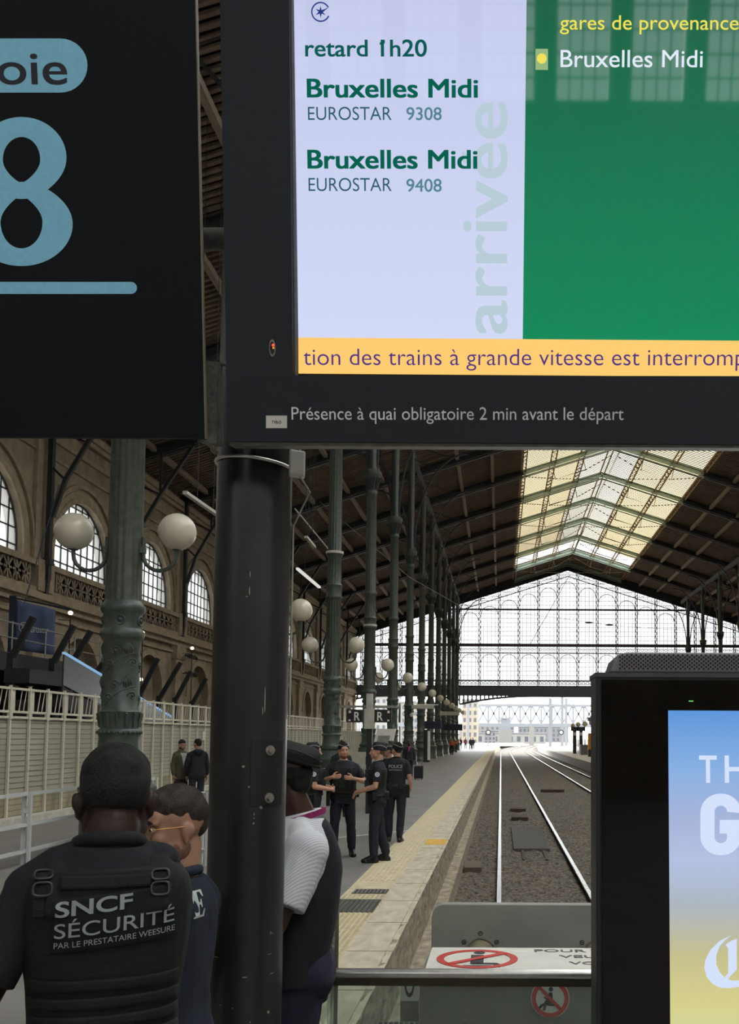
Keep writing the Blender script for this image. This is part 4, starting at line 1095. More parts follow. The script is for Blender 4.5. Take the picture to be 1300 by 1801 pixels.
def bpoly(mb, pts, off, depth=.001): mb.poly([bq(x, y, off) for x, y in pts], bn, depth)
def brect(mb, x0, x1, y0, y1, off, depth=.001, skew=True):
    bpoly(mb, [(x0, y1), (x1, y1), (x1, y0), (x0, y0)], off, depth)
def bslab(mb, p00, p10, p11, p01, d0, d1):
    """slab between plane offsets d0 < d1 from four pixel corners (bl, br, tr, tl)"""
    P = [bq(*p) for p in (p00, p10, p11, p01)]
    mb.add([p + bn * d0 for p in P] + [p + bn * d1 for p in P], [(0, 3, 2, 1), (4, 5, 6, 7), (0, 1, 5, 4), (1, 2, 6, 5), (2, 3, 7, 6), (3, 0, 4, 7)])

# arrivals screen
LX = lambda y: 387 + (400 - 387) * y / 770.      # left edge of the housing
SX = lambda y: 517.5 + (526 - 517.5) * y / 657.  # left edge of the picture
TOP = -330; RIGHT = 1640
t = thing('arrivals_screen', 'large charcoal information display with lit arrivals screen at the top', 'information screen', BP)
mb = MB()
# housing: frame round a recessed picture
bslab(mb, (LX(776), 776), (RIGHT, 784), (RIGHT, 662), (LX(661), 660), -.11, 0)
bslab(mb, (LX(660), 660), (505 + 10, 660), (505, TOP), (LX(TOP), TOP), -.11, 0)
bslab(mb, (LX(776), 776), (RIGHT, 784), (RIGHT, TOP), (LX(TOP), TOP), -.12, -.11)
bslab(mb, (LX(TOP), TOP), (RIGHT, TOP), (RIGHT, TOP - 60), (LX(TOP - 60), TOP - 60), -.12, 0)
bslab(mb, (1600, 662), (RIGHT, 662), (RIGHT, TOP), (1600, TOP), -.11, 0)
hs = wbuild(mb, 'housing', m_housing, t, t)
mb = MB(); bslab(mb, (LX(776), 782), (RIGHT, 788), (RIGHT, 784), (LX(776), 776), -.10, -.02); wbuild(mb, 'bottom_rail', m_galv, t, t)
# recess: black side, grey rail
mb = MB(); bslab(mb, (515.5, 657), (519, 657), (509, TOP), (505, TOP), -.05, -.03); wbuild(mb, 'recess_rail', M('recess_rail_grey', (140, 140, 142), .4, var=.1), t, t)
OFF = -.032
em_w = Grad('screen_pale_lilac', [(0, (214, 222, 250)), (.5, (204, 212, 242)), (1, (192, 196, 230))], 1.0, 2, 0, 1.5, .15)
em_g = Grad('screen_green', [(0, (10, 158, 102)), (.25, (12, 138, 92)), (.7, (16, 112, 78)), (1, (20, 92, 66))], .95, 2, 0, 1.5)  # darkening towards the top, from viewing angle, is put into both panels' emission
em_o = Emit('ticker_amber', (252, 203, 112), 1.0, .4)
def wb2(mb, name, mat_, parent, z0y):
    return wbuild(mb, name, mat_, parent, t)
mb = MB(); bpoly(mb, [(SX(594), 594), (919.5, 597), (930, TOP), (SX(TOP), TOP)], OFF - .004, .004); pw = wbuild(mb, 'train_panel', em_w, t, t)
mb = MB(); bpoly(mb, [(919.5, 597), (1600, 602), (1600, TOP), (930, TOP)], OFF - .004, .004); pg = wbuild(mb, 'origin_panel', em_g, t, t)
mb = MB(); bpoly(mb, [(525.5, 657), (1600, 665), (1600, 602), (SX(594), 594)], OFF - .004, .004); po = wbuild(mb, 'ticker_panel', em_o, t, t)
e_dg = Emit('screen_dark_green', (12, 92, 86), .95); e_dg2 = Emit('screen_bold_green', (8, 98, 80), .95); e_bl = Emit('screen_petrol', (42, 92, 104), .95); e_bl2 = Emit('screen_petrol_light', (86, 134, 146), .95)
e_nv = Emit('screen_navy', (38, 58, 130), .95); e_wm = Emit('screen_watermark', (184, 204, 216), 1.0); e_ye = Emit('screen_yellow', (238, 226, 92), 1.0); e_wh = Emit('screen_white', (226, 234, 246), 1.0)
e_pk = Emit('screen_bullet_pale', (150, 182, 130), 1.0); e_pu = Emit('ticker_violet', (84, 52, 132), .95)
W = lambda *a, **k: wletter(*a, **k)
W('retard 1h20', e_dg, pw, t, 537, 99, 751, 70, OFF + .0008, .018)
mb = MB(); bpoly(mb, [(668, 79), (668, 75), (677, 70), (677, 76)][::1], OFF + .0008, .0006); wbuild(mb, 'numeral_flag', e_dg, pw, t)
W('Bruxelles Midi', e_dg2, pw, t, 540, 171, 841, 139, OFF + .0012, .03); W('EUROSTAR', e_bl, pw, t, 542, 211, 689, 188, OFF + .0008, -.004); W('9308', e_bl2, pw, t, 715, 211, 777, 189, OFF + .0008, .012)
W('Bruxelles Midi', e_dg2, pw, t, 541, 296, 840, 264, OFF + .0012, .03); W('EUROSTAR', e_bl, pw, t, 543, 336, 689, 313, OFF + .0008, -.004); W('9408', e_bl2, pw, t, 715, 337, 777, 315, OFF + .0008, .012)
# vertical pale word
o = bq(891, 587, OFF + .0002); e = bq(893, 180, OFF + .0002); cpt = bq(811, 587, OFF + .0002)
l = lettering('arrivée', e_wm, None, o, bu, -bx, (e - o).length, (o - cpt).length, .018, .0004); l.data.transform(Matrix.Translation(-Vector(t.location))); l.parent = pw
W('gares de provenance', e_ye, pg, t, 985, 52, 1299, 27, OFF + .0008, .002)
W('Bruxelles Midi', e_wh, pg, t, 986, 118, 1236, 88, OFF + .0008, .004)
mb = MB(); brect(mb, 942, 964, 86, 123, OFF + .0002, .0005); wbuild(mb, 'bullet_box', e_pk, pg, t)
mb = MB(); mb.disc(bq(953, 103, OFF + .0009), bx, bu, .0155, .0005, 28); wbuild(mb, 'bullet', e_ye, pg, t)
W('tion des trains à grande vitesse est interrompue', e_pu, po, t, 534, 642, 1352, 613, OFF + .0008, -.006)
# emblem: six-armed star in an open ring
mb = MB(); c = bq(564, 21, OFF + .0004); s_ = (bq(580, 21, OFF) - bq(564, 21, OFF)).length
mb.ring(c, bx, bu, s_ * .9, s_ * 1.04, .0005, R(28), R(335), 40)
mb.bar(c + bx * s_ * .75 + bu * s_ * .42, c + bx * s_ * .2, .0022, .0006, up=bn)
for k in range(3):
    a = PI * k / 3 + PI / 2; d = (bx * math.cos(a) + bu * math.sin(a)) * s_ * .62; q = bn.cross(d).normalized() * s_ * .15
    mb.poly([c - d, c - q, c + d, c + q] if (q.cross(d)).dot(bn) < 0 else [c - d, c + q, c + d, c - q], bn, .0006)
wbuild(mb, 'emblem', e_nv, pw, t)
# printed line and label on the housing, status light
W('Présence à quai obligatoire 2 min avant le départ', M('print_grey', (240, 240, 238), .6), t, t, 513, 738, 1097, 716, .0004, .0)
mb = MB(); brect(mb, 468, 505, 731, 753, .0002, .0006); lb = wbuild(mb, 'paper_label', m_white, t, t)
W('TVB-D', m_signblk, lb, t, 478, 745, 495, 740, .001, .02)
mb = MB(); mb.ring(bq(479, 612, .0004), bx, bu, .0078, .0105, .001, seg=28, e=(1, 2.6)); ld = wbuild(mb, 'sensor_bezel', m_galv, t, t)
mb = MB(); mb.disc(bq(479, 612, .0003), bx, bu, .0078, .0008, 24, e=(1, 2.6)); wbuild(mb, 'sensor_window', m_black, ld, t)
mb = MB(); mb.disc(bq(480.5, 607, .0014), bx, bu, .0043, .001, 16); wbuild(mb, 'status_light', Emit('red_led', (255, 60, 40), 3.0), ld, t)
mb = MB(); mb.disc(bq(481, 612, .0014), bx, bu, .003, .001, 12); wbuild(mb, 'status_light', Emit('orange_led', (240, 140, 40), 1.5), ld, t)
for p, z in ((pw, 0), (pg, 0)):
    pass
# platform number sign
t8 = thing('platform_sign', 'big black platform sign with light blue 8 and voie pill', 'sign', bq(300, 770))
VX = lambda y: 343 + (360 - 343) * y / 770.
mb = MB(); bslab(mb, (-420, 766), (VX(771), 771), (VX(-200), -200), (-440, -200), -.03, .0)
wbuild(mb, 'panel', M('sign_blue_black', (17, 19, 25), .6, var=.08, scale=300, spec=.2), t8, t8)
mb = MB(); bslab(mb, (VX(771), 771), (VX(771) + 2.0, 771), (VX(-200) + 2.0, -200), (VX(-200), -200), -.02, -.002); wbuild(mb, 'edge_trim', M('edge_trim_beige', (140, 128, 112), .5), t8, t8)
mb = MB(); bslab(mb, (-400, 740), (VX(771) - 60, 740), (VX(-200) - 60, -180), (-420, -180), -.12, -.03); wbuild(mb, 'back_shell', m_black, t8, t8)
m_lb = M('sign_light_blue', (150, 222, 255), .5, var=.05, scale=60)
def pill(mb, x0, x1, y0, y1, off, depth=.001):
    r = (y1 - y0) / 2; cy = (y0 + y1) / 2; pts = []
    for i in range(17): a = -PI / 2 + PI * i / 16; pts.append((x1 - r + r * math.cos(a), cy - r * math.sin(a)))
    for i in range(17): a = PI / 2 + PI * i / 16; pts.append((x0 + r + r * math.cos(a), cy - r * math.sin(a)))
    bpoly(mb, pts, off, depth)
mb = MB()
bx8 = (bq(100, 163) - bq(100, 68)).length
pill(mb, -96, 154, 68, 163, .0003); wbuild(mb, 'pill', m_lb, t8, t8)
W('voie', M('sign_dark_ink', (24, 28, 44), .5), t8, t8, -52, 148, 119, 91, .0014, .012)
mb = MB(); pill(mb, -200, 241, 496, 517, .0003); wbuild(mb, 'underline', m_lb, t8, t8)
# the digit 8: two stacked rings of tapering stroke
def eight(mb):
    cxp = 38.; N_ = 72
    def prof8(rx, ry, cy): return [(cxp + rx * math.cos(2 * PI * i / N_), cy - ry * math.sin(2 * PI * i / N_)) for i in range(N_)]
    def band(outer, inner, off):
        n = len(outer); vs_ = [bq(*p, off) for p in outer] + [bq(*p, off) for p in inner]
        mb.add(vs_ + [v + bn * .001 for v in vs_], sum([[(i, (i + 1) % n, n + (i + 1) % n, n + i), (2 * n + i, 3 * n + i, 3 * n + (i + 1) % n, 2 * n + (i + 1) % n), (i, 2 * n + i, 2 * n + (i + 1) % n, (i + 1) % n)] for i in range(n)], []))
    def lobe(rx, ry, cy, pinch_dir, k):
        pts = []
        for i in range(N_):
            a = 2 * PI * i / N_; c_, s2 = math.cos(a), math.sin(a); x = rx * c_; y = ry * s2
            v = s2 * pinch_dir  # 1 at the waist side
            x *= 1 - k * max(0, v) ** 2
            pts.append((cxp + x, cy - y))
        return pts
    band(lobe(79, 72, 278, -1, .15), lobe(33, 40, 281, -1, .42), .0003)
    band(lobe(90, 74, 394, 1, .15), lobe(37, 46, 391, 1, .45), .0005)
eight(mb := MB()); wbuild(mb, 'digit', m_lb, t8, t8, fix=False)

# steel post with strap, junction box, clamp plate
POST_Y = 3.45; PC = Vector((px(438, 1296, POST_Y).x, POST_Y, 0)); PR = .1325
t = thing('steel_post', 'thick black steel post in front of the clerk, carrying the signs', 'post', PC)
mb = MB(); mb.lathe([(PR, 0), (PR, 4.6)], 64); m_post = M('post_black_paint', (34, 35, 36), .36, var=.3, scale=5, bump=.08, bscale=40, spec=.6); mb.build('pipe', m_post, t, smooth=40)
mb = MB()
zb = 2.85
for i in range(33):
    pass
pts = []
for i in range(40):
    a = -PI + 2 * PI * i / 40; pts.append((( PR + .004) * math.cos(a), (PR + .004) * math.sin(a), 2.872 - .012 * math.cos(a)))
mb.tube(pts, .0065, 8, closed=True); mb.build('strap', m_steel, t, smooth=60)
P = px(526, 815, 3.36) - PC
mb = MB(); mb.obox(P + Vector((-.028, -.03, -.045)), (.05, .03, 0), (-.012, .05, 0), (0, 0, .09)); o = bevelled(mb.build('junction_box', M('box_white_plastic', (240, 238, 230), .5, var=.04), t), .006); 
mb = MB(); mb.tube([P + Vector((.0, 0, .04)), P + Vector((.01, .02, .3))], .006, 8); mb.tube([P + Vector((.0, 0, -.04)), P + Vector((.03, .05, -.09)), (PR + .004, .03, P.z - .2), (PR + .004, .03, P.z - .9)], .004, 6); mb.build('cable', m_offw, t)
# flat bolted plate following the pipe
mb = MB(); z0, z1 = px(490, 1417, 3.33).z, px(490, 1302, 3.33).z
a0, a1 = R(-72), R(-20); n = 10
for i in range(n + 1):
    a = a0 + (a1 - a0) * i / n
    for r in (PR + .001, PR + .007):
        for z in (z0, z1): mb.v.append((r * math.cos(a), r * math.sin(a), z))
for i in range(n):
    b = 4 * i
    for f in ((b, b + 4, b + 5, b + 1), (b + 2, b + 3, b + 7, b + 6), (b, b + 2, b + 6, b + 4), (b + 1, b + 5, b + 7, b + 3)): mb.f.append(list(f)); mb.mi.append(0)
mb.f += [[0, 1, 3, 2], [4 * n, 4 * n + 2, 4 * n + 3, 4 * n + 1]]; mb.mi += [0, 0]
pl_ = mb.build('clamp_plate', M('post_plate_black', (30, 30, 31), .5, var=.2), t, smooth=40)
for (x, y) in ((482, 1320), (480, 1404)):
    Q = px(x, y, 3.335) - PC; a = math.atan2(Q.y, Q.x); d = Vector((math.cos(a), math.sin(a), 0)); tv = Vector((-math.sin(a), math.cos(a), 0)); Q = d * (PR + .006) + Vector((0, 0, Q.z))
    mb = MB(); mb.tube([Q, Q + d * .004], .0175, 24); mb.tube([Q + d * .004, Q + d * .016], .0115, 6); mb.build('bolt', M('bolt_zinc', (158, 152, 142), .45, metal=.5, var=.2, scale=60), pl_, smooth=40)
# chipped paint
mb = MB(); rc = random.Random(5)
for (x, y, w_, h_) in ((453, 1334, 3, 2), (428, 1348, 3, 2), (438, 1384, 2, 2), (453, 1405, 1.8, 2), (459, 1420, 3, 3), (446, 1448, 1.5, 2), (447, 1439, 1.2, 1), (430, 1719, 4, 1.2), (478, 1712, 6, .8), (476, 1641, 1, 3), (479, 1641, 3, .6), (409, 1773, 1.3, 1.4), (440, 1798, 1.2, 1.2), (380, 1683, 5, .6), (447, 1432, .8, 3), (439, 1040, 1, 9), (466, 1230, .8, 28), (440, 1010, .8, 6), (474, 1678, 6, .5), (388, 1768, 1.5, .8), (434, 1049, 2.4, 1), (404, 1602, 1.2, .8), (472, 1780, 3, 3.), (462, 1250, .6, 9)):
    # point on the pipe's face along the pixel ray
    d = ray(x, y); o_ = Vector((CAM.x - PC.x, CAM.y - PC.y)); dd = Vector((d.x, d.y)); A_ = dd.dot(dd); B_ = 2 * o_.dot(dd); C_ = o_.dot(o_) - (PR + .0006) ** 2
    s_ = (-B_ - math.sqrt(max(0, B_ * B_ - 4 * A_ * C_))) / (2 * A_); Q = CAM + d * s_ - PC; a = math.atan2(Q.y, Q.x); nn = Vector((math.cos(a), math.sin(a), 0)); tv = Vector((-math.sin(a), math.cos(a), 0)); k = 3.33 / FPX
    m_ = 9; mb.poly([Q + tv * (w_ * k * rc.uniform(.7, 1.15) * math.cos(2 * PI * i / m_)) + Vector((0, 0, h_ * k * rc.uniform(.7, 1.15) * math.sin(2 * PI * i / m_))) for i in range(m_)], nn, .0004)
mb.build('paint_chips', M('chipped_primer', (176, 168, 152), .7), t)
# cross tube and hanger between the two boards
t = thing('sign_hanger', 'grey bracket and dark cross tube in the gap between the two signs', 'bracket', Vector((px(375, 700, 3.3).x, 3.3, 2.85)))
loc = Vector(t.location)
a = bq(340, 421, -.20) - loc; b = bq(420, 421, -.20) - loc
mb = MB(); mb.tube([a + (a - b) * 3, b + (b - a) * 3], .037, 20); mb.build('cross_tube', M('tube_dark_grey', (112, 110, 104), .5, var=.3, scale=30), t, smooth=40)
mb = MB(); P = [bq(x, y, -.16) - loc for x, y in ((360, 782), (394, 786), (392, 645), (366, 643))]
mb.poly(P, bn, .08); mb.build('hanger_plate', M('worn_grey_hanger', (112, 110, 104), .6, var=.35, scale=45, bump=.3), t)
mb = MB(); a = bq(364, 641, -.15) - loc; b = bq(398, 640, -.15) - loc; mb.tube([a, b], .007, 8); a = bq(372, 790, -.16) - loc; b = bq(385, 795, -.16) - loc; mb.tube([a, a.lerp(b, .5) + Vector((0, 0, -.01)), b], .006, 8); mb.build('rod', m_galv, t)

# advertising totem on the right
KY = 2.6
t = thing('advertising_totem', 'tall black advertising totem with lit blue and yellow screen on the right', 'advertising screen', Vector((px(1250, 1300, KY).x, KY, 0)))
loc = Vector(t.location)
kx0 = px(1049, 1400, KY).x - loc.x; kz1 = px(1100, 1183, KY).z; kx1 = .86; sx0 = px(1176, 1450, KY).x - loc.x; sz1 = px(1250, 1250, KY).z
mb = MB(); mb.box(kx0, kx1, .0, .16, 0.05, kz1); bevelled(mb.build('body', M('totem_charcoal', (40, 40, 43), .45, var=.1), t), .004)
MB().box(kx0 - .002, kx1, -.004, .17, kz1 - .012, kz1 + .0).build('top_rail', M('totem_rail', (74, 72, 72), .45), t)
m_gl = M('black_front_glass', (5, 5, 6), .04, var=.1, spec=.45)
mb = MB(); mb.box(kx0 + .014, kx1 - .014, -.006, .0, .08, kz1 - .02); gl = mb.build('front_glass', m_gl, t)
MB().box(kx0 - .0, kx1, -.02, .2, 0, .05).build('foot', m_black, t)
# perforated hood
tx0 = px(1072, 1165, KY).x - loc.x; tz = px(1100, 1146, KY).z
mb = MB(); sec = []
hood = [(tx0, kz1), (tx0 + .012, kz1 + .035), (tx0 + .03, tz - .005), (tx0 + .05, tz), (kx1 - .05, tz), (kx1 - .03, tz - .005), (kx1 - .01, kz1)]
mb.poly([(x, .012, z) for x, z in hood], (0, -1, 0), -.13); o = bevelled(mb.build('hood', M('hood_grey', (128, 125, 123), .5, var=.1, scale=80), t), .008, 3)
mb = MB(); k = KY / FPX
for r in range(8):
    for i in range(60):
        x = tx0 + .03 + i * .0126 + (.0063 if r % 2 else 0); z = kz1 + .012 + r * .0052
        if r % 1 == 0 and x < kx1 - .04: mb.disc((x, .0115, z), (1, 0, 0), (0, 0, 1), .0031, .0006, 8)
mb.build('vent_hole', m_black, t)
em_ad = Grad('advert_picture', [(0, (200, 214, 160)), (.12, (214, 208, 140)), (.27, (196, 190, 140)), (.42, (172, 182, 192)), (.55, (178, 192, 226)), (.66, (168, 180, 216)), (.82, (136, 176, 226)), (1, (92, 150, 218))], 1.0, 2, 1.09, sz1, .4)
mb = MB(); mb.box(sx0, kx1 - .1, -.0085, -.006, .45, sz1); sc = mb.build('screen', em_ad, t)
e_ad = Emit('advert_white', (212, 224, 250), 1.0)
def adl(body, x, y, h_px, w_px, bold):
    o = px(x, y, KY - .0095); k = KY / FPX
    l = lettering(body, e_ad, None, o, (1, 0, 0), (0, 0, 1), w_px * k, h_px * k, bold, .0005); l.data.transform(Matrix.Translation(-loc)); l.parent = sc
for ch, xl, wl in (('T', 1230, 31), ('H', 1275, 33), ('E', 1323, 27)): adl(ch, xl, 1376, 46, wl, .03)
# wide G from a rounded stroke
mb = MB()
def pt(x, y): q = px(x, y, KY - .0095) - loc; return q
pts_o = [(1304, 1428)]; pts_i = [(1279, 1428)]
for (co, ci, a0) in (((1270, 1430), (1268, 1428), 0), ((1266, 1430), (1268, 1428), 90), ((1266, 1470), (1268, 1472), 180), ((1270, 1470), (1268, 1472), 270)):
    for i in range(13):
        a = R(a0 + 90 * i / 12); pts_o.append((co[0] + 34 * math.cos(a), co[1] - 34 * math.sin(a))); pts_i.append((ci[0] + 11 * math.cos(a), ci[1] - 11 * math.sin(a)))
pts_o.append((1304, 1442)); pts_i.append((1279, 1442))
V = [pt(*p) for p in pts_o] + [pt(*p) for p in pts_i]; n = len(pts_o)
mb.add(V, [(i + 1, i, n + i, n + i + 1) for i in range(n - 1)])
mb.add([pt(1266, 1442), pt(1304, 1442), pt(1304, 1466), pt(1266, 1466)], [(3, 2, 1, 0)]); mb.build('lettering', e_ad, sc)
# blackletter initial
mb = MB()
for poly in ([(1286, 1645), (1266, 1655), (1250, 1670), (1241, 1688), (1239, 1702), (1243, 1718), (1253, 1730), (1266, 1737), (1282, 1738), (1302, 1735), (1320, 1724), (1318, 1718), (1302, 1724), (1288, 1725), (1276, 1720), (1266, 1710), (1260, 1696), (1260, 1680), (1266, 1664), (1276, 1653)],
             [(1276, 1661), (1288, 1654), (1296, 1651), (1296, 1705), (1280, 1722), (1275, 1718), (1281, 1712), (1281, 1668)],
             [(1300, 1650), (1318, 1656), (1328, 1650), (1326, 1668), (1316, 1672), (1300, 1662)]):
    mb.poly([pt(*p) for p in poly][::-1], (0, -1, 0), .0005)
mb.build('lettering', e_ad, sc)
mb = MB(); q = pt(1216, 1233); mb.box(q.x - .006, q.x + .006, -.0075, -.006, q.z - .0012, q.z + .0012); mb.build('status_light', Emit('green_led', (120, 230, 110), 1.2), gl)
# ------------------------------------------------------------------ people
def V3(*a): return Vector(a)
class Flesh:
    """gathers overlapping closed shapes; baked() fuses them into one continuous skin"""
    def __init__(s): s.mb = MB()
    def ball(s, c, r, mtx=None, seg=20, rings=14):
        t = MB(); t.ball((0, 0, 0), r, seg, rings)
        m = Matrix.Translation(Vector(c)) @ (mtx.to_4x4() if mtx else Matrix.Identity(4))
        s.mb.add([m @ Vector(v) for v in t.v], t.f); return s
    def limb(s, pts, rs, seg=14):
        pts = [Vector(p) for p in pts]
        for p, r in zip(pts, rs): s.ball(p, r * .995, seg=12, rings=8)
        for a, b, ra, rb in zip(pts, pts[1:], rs, rs[1:]):
            if (b - a).length > 1e-4: s.mb.tube([a, b], [ra, rb], seg)
        return s
    def tube(s, pts, rs, seg=16): s.mb.tube(pts, rs, seg); return s
    def loft(s, secs, seg=28, e=2.4):
        """secs: (x, y, z, rx, ry) stacked ellipse-like rings"""
        vs_ = []; fs = []; n = len(secs)
        for (x, y, z, rx, ry) in secs:
            for k in range(seg):
                th = 2 * PI * k / seg; c, q = math.cos(th), math.sin(th)
                vs_.append((x + rx * math.copysign(abs(c) ** (2 / e), c), y + ry * math.copysign(abs(q) ** (2 / e), q), z))
        for i in range(n - 1):
            for k in range(seg): k2 = (k + 1) % seg; fs.append((i * seg + k, i * seg + k2, (i + 1) * seg + k2, (i + 1) * seg + k))
        fs.append(tuple(range(seg))[::-1]); fs.append(tuple((n - 1) * seg + k for k in range(seg)))
        s.mb.add(vs_, fs); return s
    def baked(s, name, mat, voxel, it=4, folds=0., ff=9.):
        me = s.mb.mesh('t', mat); o = bpy.data.objects.new('t', me)
        m = o.modifiers.new('r', 'REMESH'); m.mode = 'VOXEL'; m.voxel_size = voxel; m.use_smooth_shade = True
        q = o.modifiers.new('s', 'SMOOTH'); q.factor = .5; q.iterations = it
        out = evaluated(o); bpy.data.meshes.remove(me)
        if folds:
            out.update()
            ns = [v.normal.copy() for v in out.vertices]
            for v, n in zip(out.vertices, ns):
                c = v.co; v.co = c + n * folds * noise.noise(Vector((c.x * ff, c.y * ff, c.z * ff * .7 + 2 * noise.noise(c * 4))))
        out.name = name; out.polygons.foreach_set('use_smooth', [True] * len(out.polygons)); out.update()
        return out

TORSO = [(.84, .135, .105, .0), (.90, .168, .122, -.01), (.96, .172, .122, -.008), (1.03, .158, .110, .0), (1.10, .150, .104, .004), (1.18, .158, .110, .006), (1.26, .172, .118, .006), (1.34, .180, .118, .0), (1.40, .178, .108, -.006), (1.445, .155, .09, -.012), (1.485, .10, .072, -.016), (1.52, .062, .058, -.012)]
def tsec(z):
    for a, b in zip(TORSO, TORSO[1:]):
        if a[0] <= z <= b[0]:
            u = (z - a[0]) / (b[0] - a[0]); return [a[i] + (b[i] - a[i]) * u for i in range(4)]
    return TORSO[0] if z < TORSO[0][0] else TORSO[-1]
def torso(fl, z0, z1, inf=0., bulk=1., belly=0., n=12, lean=None):
    secs = []
    for i in range(n + 1):
        z = z0 + (z1 - z0) * i / n; _, rx, ry, yo = tsec(z)
        bl = belly * max(0, 1 - abs(z - 1.08) / .2)
        secs.append((0, yo + bl * .5, z, rx * bulk + inf, ry * (.5 + .5 * bulk) + inf + bl * .5))
    fl.loft(secs)
def hand(fl, W, d, n, t, curl=.6, k=1.):
    """W wrist, d finger direction, n the way the palm faces, t toward the thumb"""
    d = Vector(d).normalized(); n = Vector(n); n = (n - d * n.dot(d)).normalized(); t = Vector(t); t = (t - d * t.dot(d) - n * t.dot(n)).normalized()
    rot = Matrix((t, n, d)).transposed()
    fl.ball(W + d * .045 * k, (.038 * k, .016 * k, .05 * k), rot); fl.ball(W + d * .075 * k, (.041 * k, .013 * k, .028 * k), rot); fl.limb([W, W + d * .03 * k], [.026 * k, .028 * k])
    for off, L_ in ((.030, .068), (.010, .078), (-.010, .072), (-.029, .056)):
        p = W + d * .088 * k + t * off * k; pts = [p - d * .02 * k, p]; a = 0
        for f, c in ((.45, .5), (.32, .9), (.23, .7)):
            a += curl * c; p = p + (d * math.cos(a) + n * math.sin(a)) * L_ * f * k; pts.append(p)
        fl.limb(pts, [.0095 * k, .0095 * k, .009 * k, .0082 * k, .007 * k], 10)
    p = W + d * .028 * k + t * .024 * k; q = p + (t * .72 + d * .6 + n * .3).normalized() * .042 * k; r = q + (t * .25 + d * .85 + n * .45).normalized() * .03 * k; s_ = r + (d * .9 + n * .5).normalized() * .024 * k
    fl.limb([p, q, r, s_], [.015 * k, .0125 * k, .0108 * k, .0085 * k], 10)
def head_mtx(h, hs=(0, 0, 0)): return Matrix.Translation((hs[0], -.004 + hs[1], 1.565 + hs[2])) @ Matrix.Rotation(h[0], 4, 'Z') @ Matrix.Rotation(h[1], 4, 'X') @ Matrix.Rotation(h[2], 4, 'Y')
def head_shape(fl, hm, beard=False, jaw=1.):
    """a head 0.225 high, chin to crown, looking along +Y of hm (hm's origin is the top of the neck)"""
    P = lambda x, y, z: hm @ Vector((x, y, z)); m3 = hm.to_3x3()
    B = lambda c, r: fl.ball(P(*c), r, m3, 24, 16)
    B((0, -.012, .125), (.077, .098, .092)); B((0, .016, .075), (.067, .08, .098)); B((0, .042, .026), (.05 * jaw, .05, .036)); B((0, .06, .0), (.028 * jaw, .032, .022))
    for s_ in (-1, 1):
        B((s_ * .045 * jaw, .015, .03), (.026, .045, .04)); B((s_ * .038, .068, .062), (.026, .022, .022)); B((s_ * .03, .082, .112), (.03, .014, .011))
        B((s_ * .079, -.006, .078), (.012, .020, .032)); B((s_ * .089, -.015, .086), (.008, .013, .022)); B((s_ * .082, -.002, .054), (.007, .01, .011))
        B((s_ * .012, .102, .058), (.0105, .013, .0095))
    fl.limb([P(0, .094, .104), P(0, .107, .078), P(0, .117, .062)], [.0095, .0115, .0135], 12)
    B((0, .092, .036), (.024, .012, .0062)); B((0, .09, .025), (.021, .012, .0072)); B((0, .082, .008), (.022, .016, .012)); B((0, .074, .126), (.056, .026, .034))
    fl.limb([P(0, -.03, .03), V3(0, -.016, 1.47)], [.058, .064], 16)
def face_parts(t, hm, skin_dark, brow_col, eyes=True):
    P = lambda x, y, z: hm @ Vector((x, y, z))
    if not eyes: return
    m_w = M('eye_white', (225, 220, 212), .3); m_i = M('iris_dark', (48, 36, 28), .2)
    for s_ in (-1, 1):
        f = Flesh(); f.ball(P(s_ * .031, .0845, .094), (.0125, .009, .0075), hm.to_3x3(), 12, 8); e = f.mb.build('eye', m_w, t, smooth=80)
        f = Flesh(); f.ball(P(s_ * .031, .0918, .094), (.0055, .0025, .0058), hm.to_3x3(), 10, 6); f.mb.build('iris', m_i, e, smooth=80)
        f = Flesh(); f.limb([P(s_ * .015, .0965, .112), P(s_ * .032, .0975, .1175), P(s_ * .05, .086, .1125)], [.0042, .0055, .003], 8); f.mb.build('eyebrow', brow_col, t, smooth=60)
    f = Flesh(); f.limb([P(-.022, .092, .031), P(0, .1035, .0315), P(.022, .092, .031)], [.002, .0032, .002], 8); f.mb.build('mouth', M('lip_line', (112, 66, 58), .5), t, smooth=60)

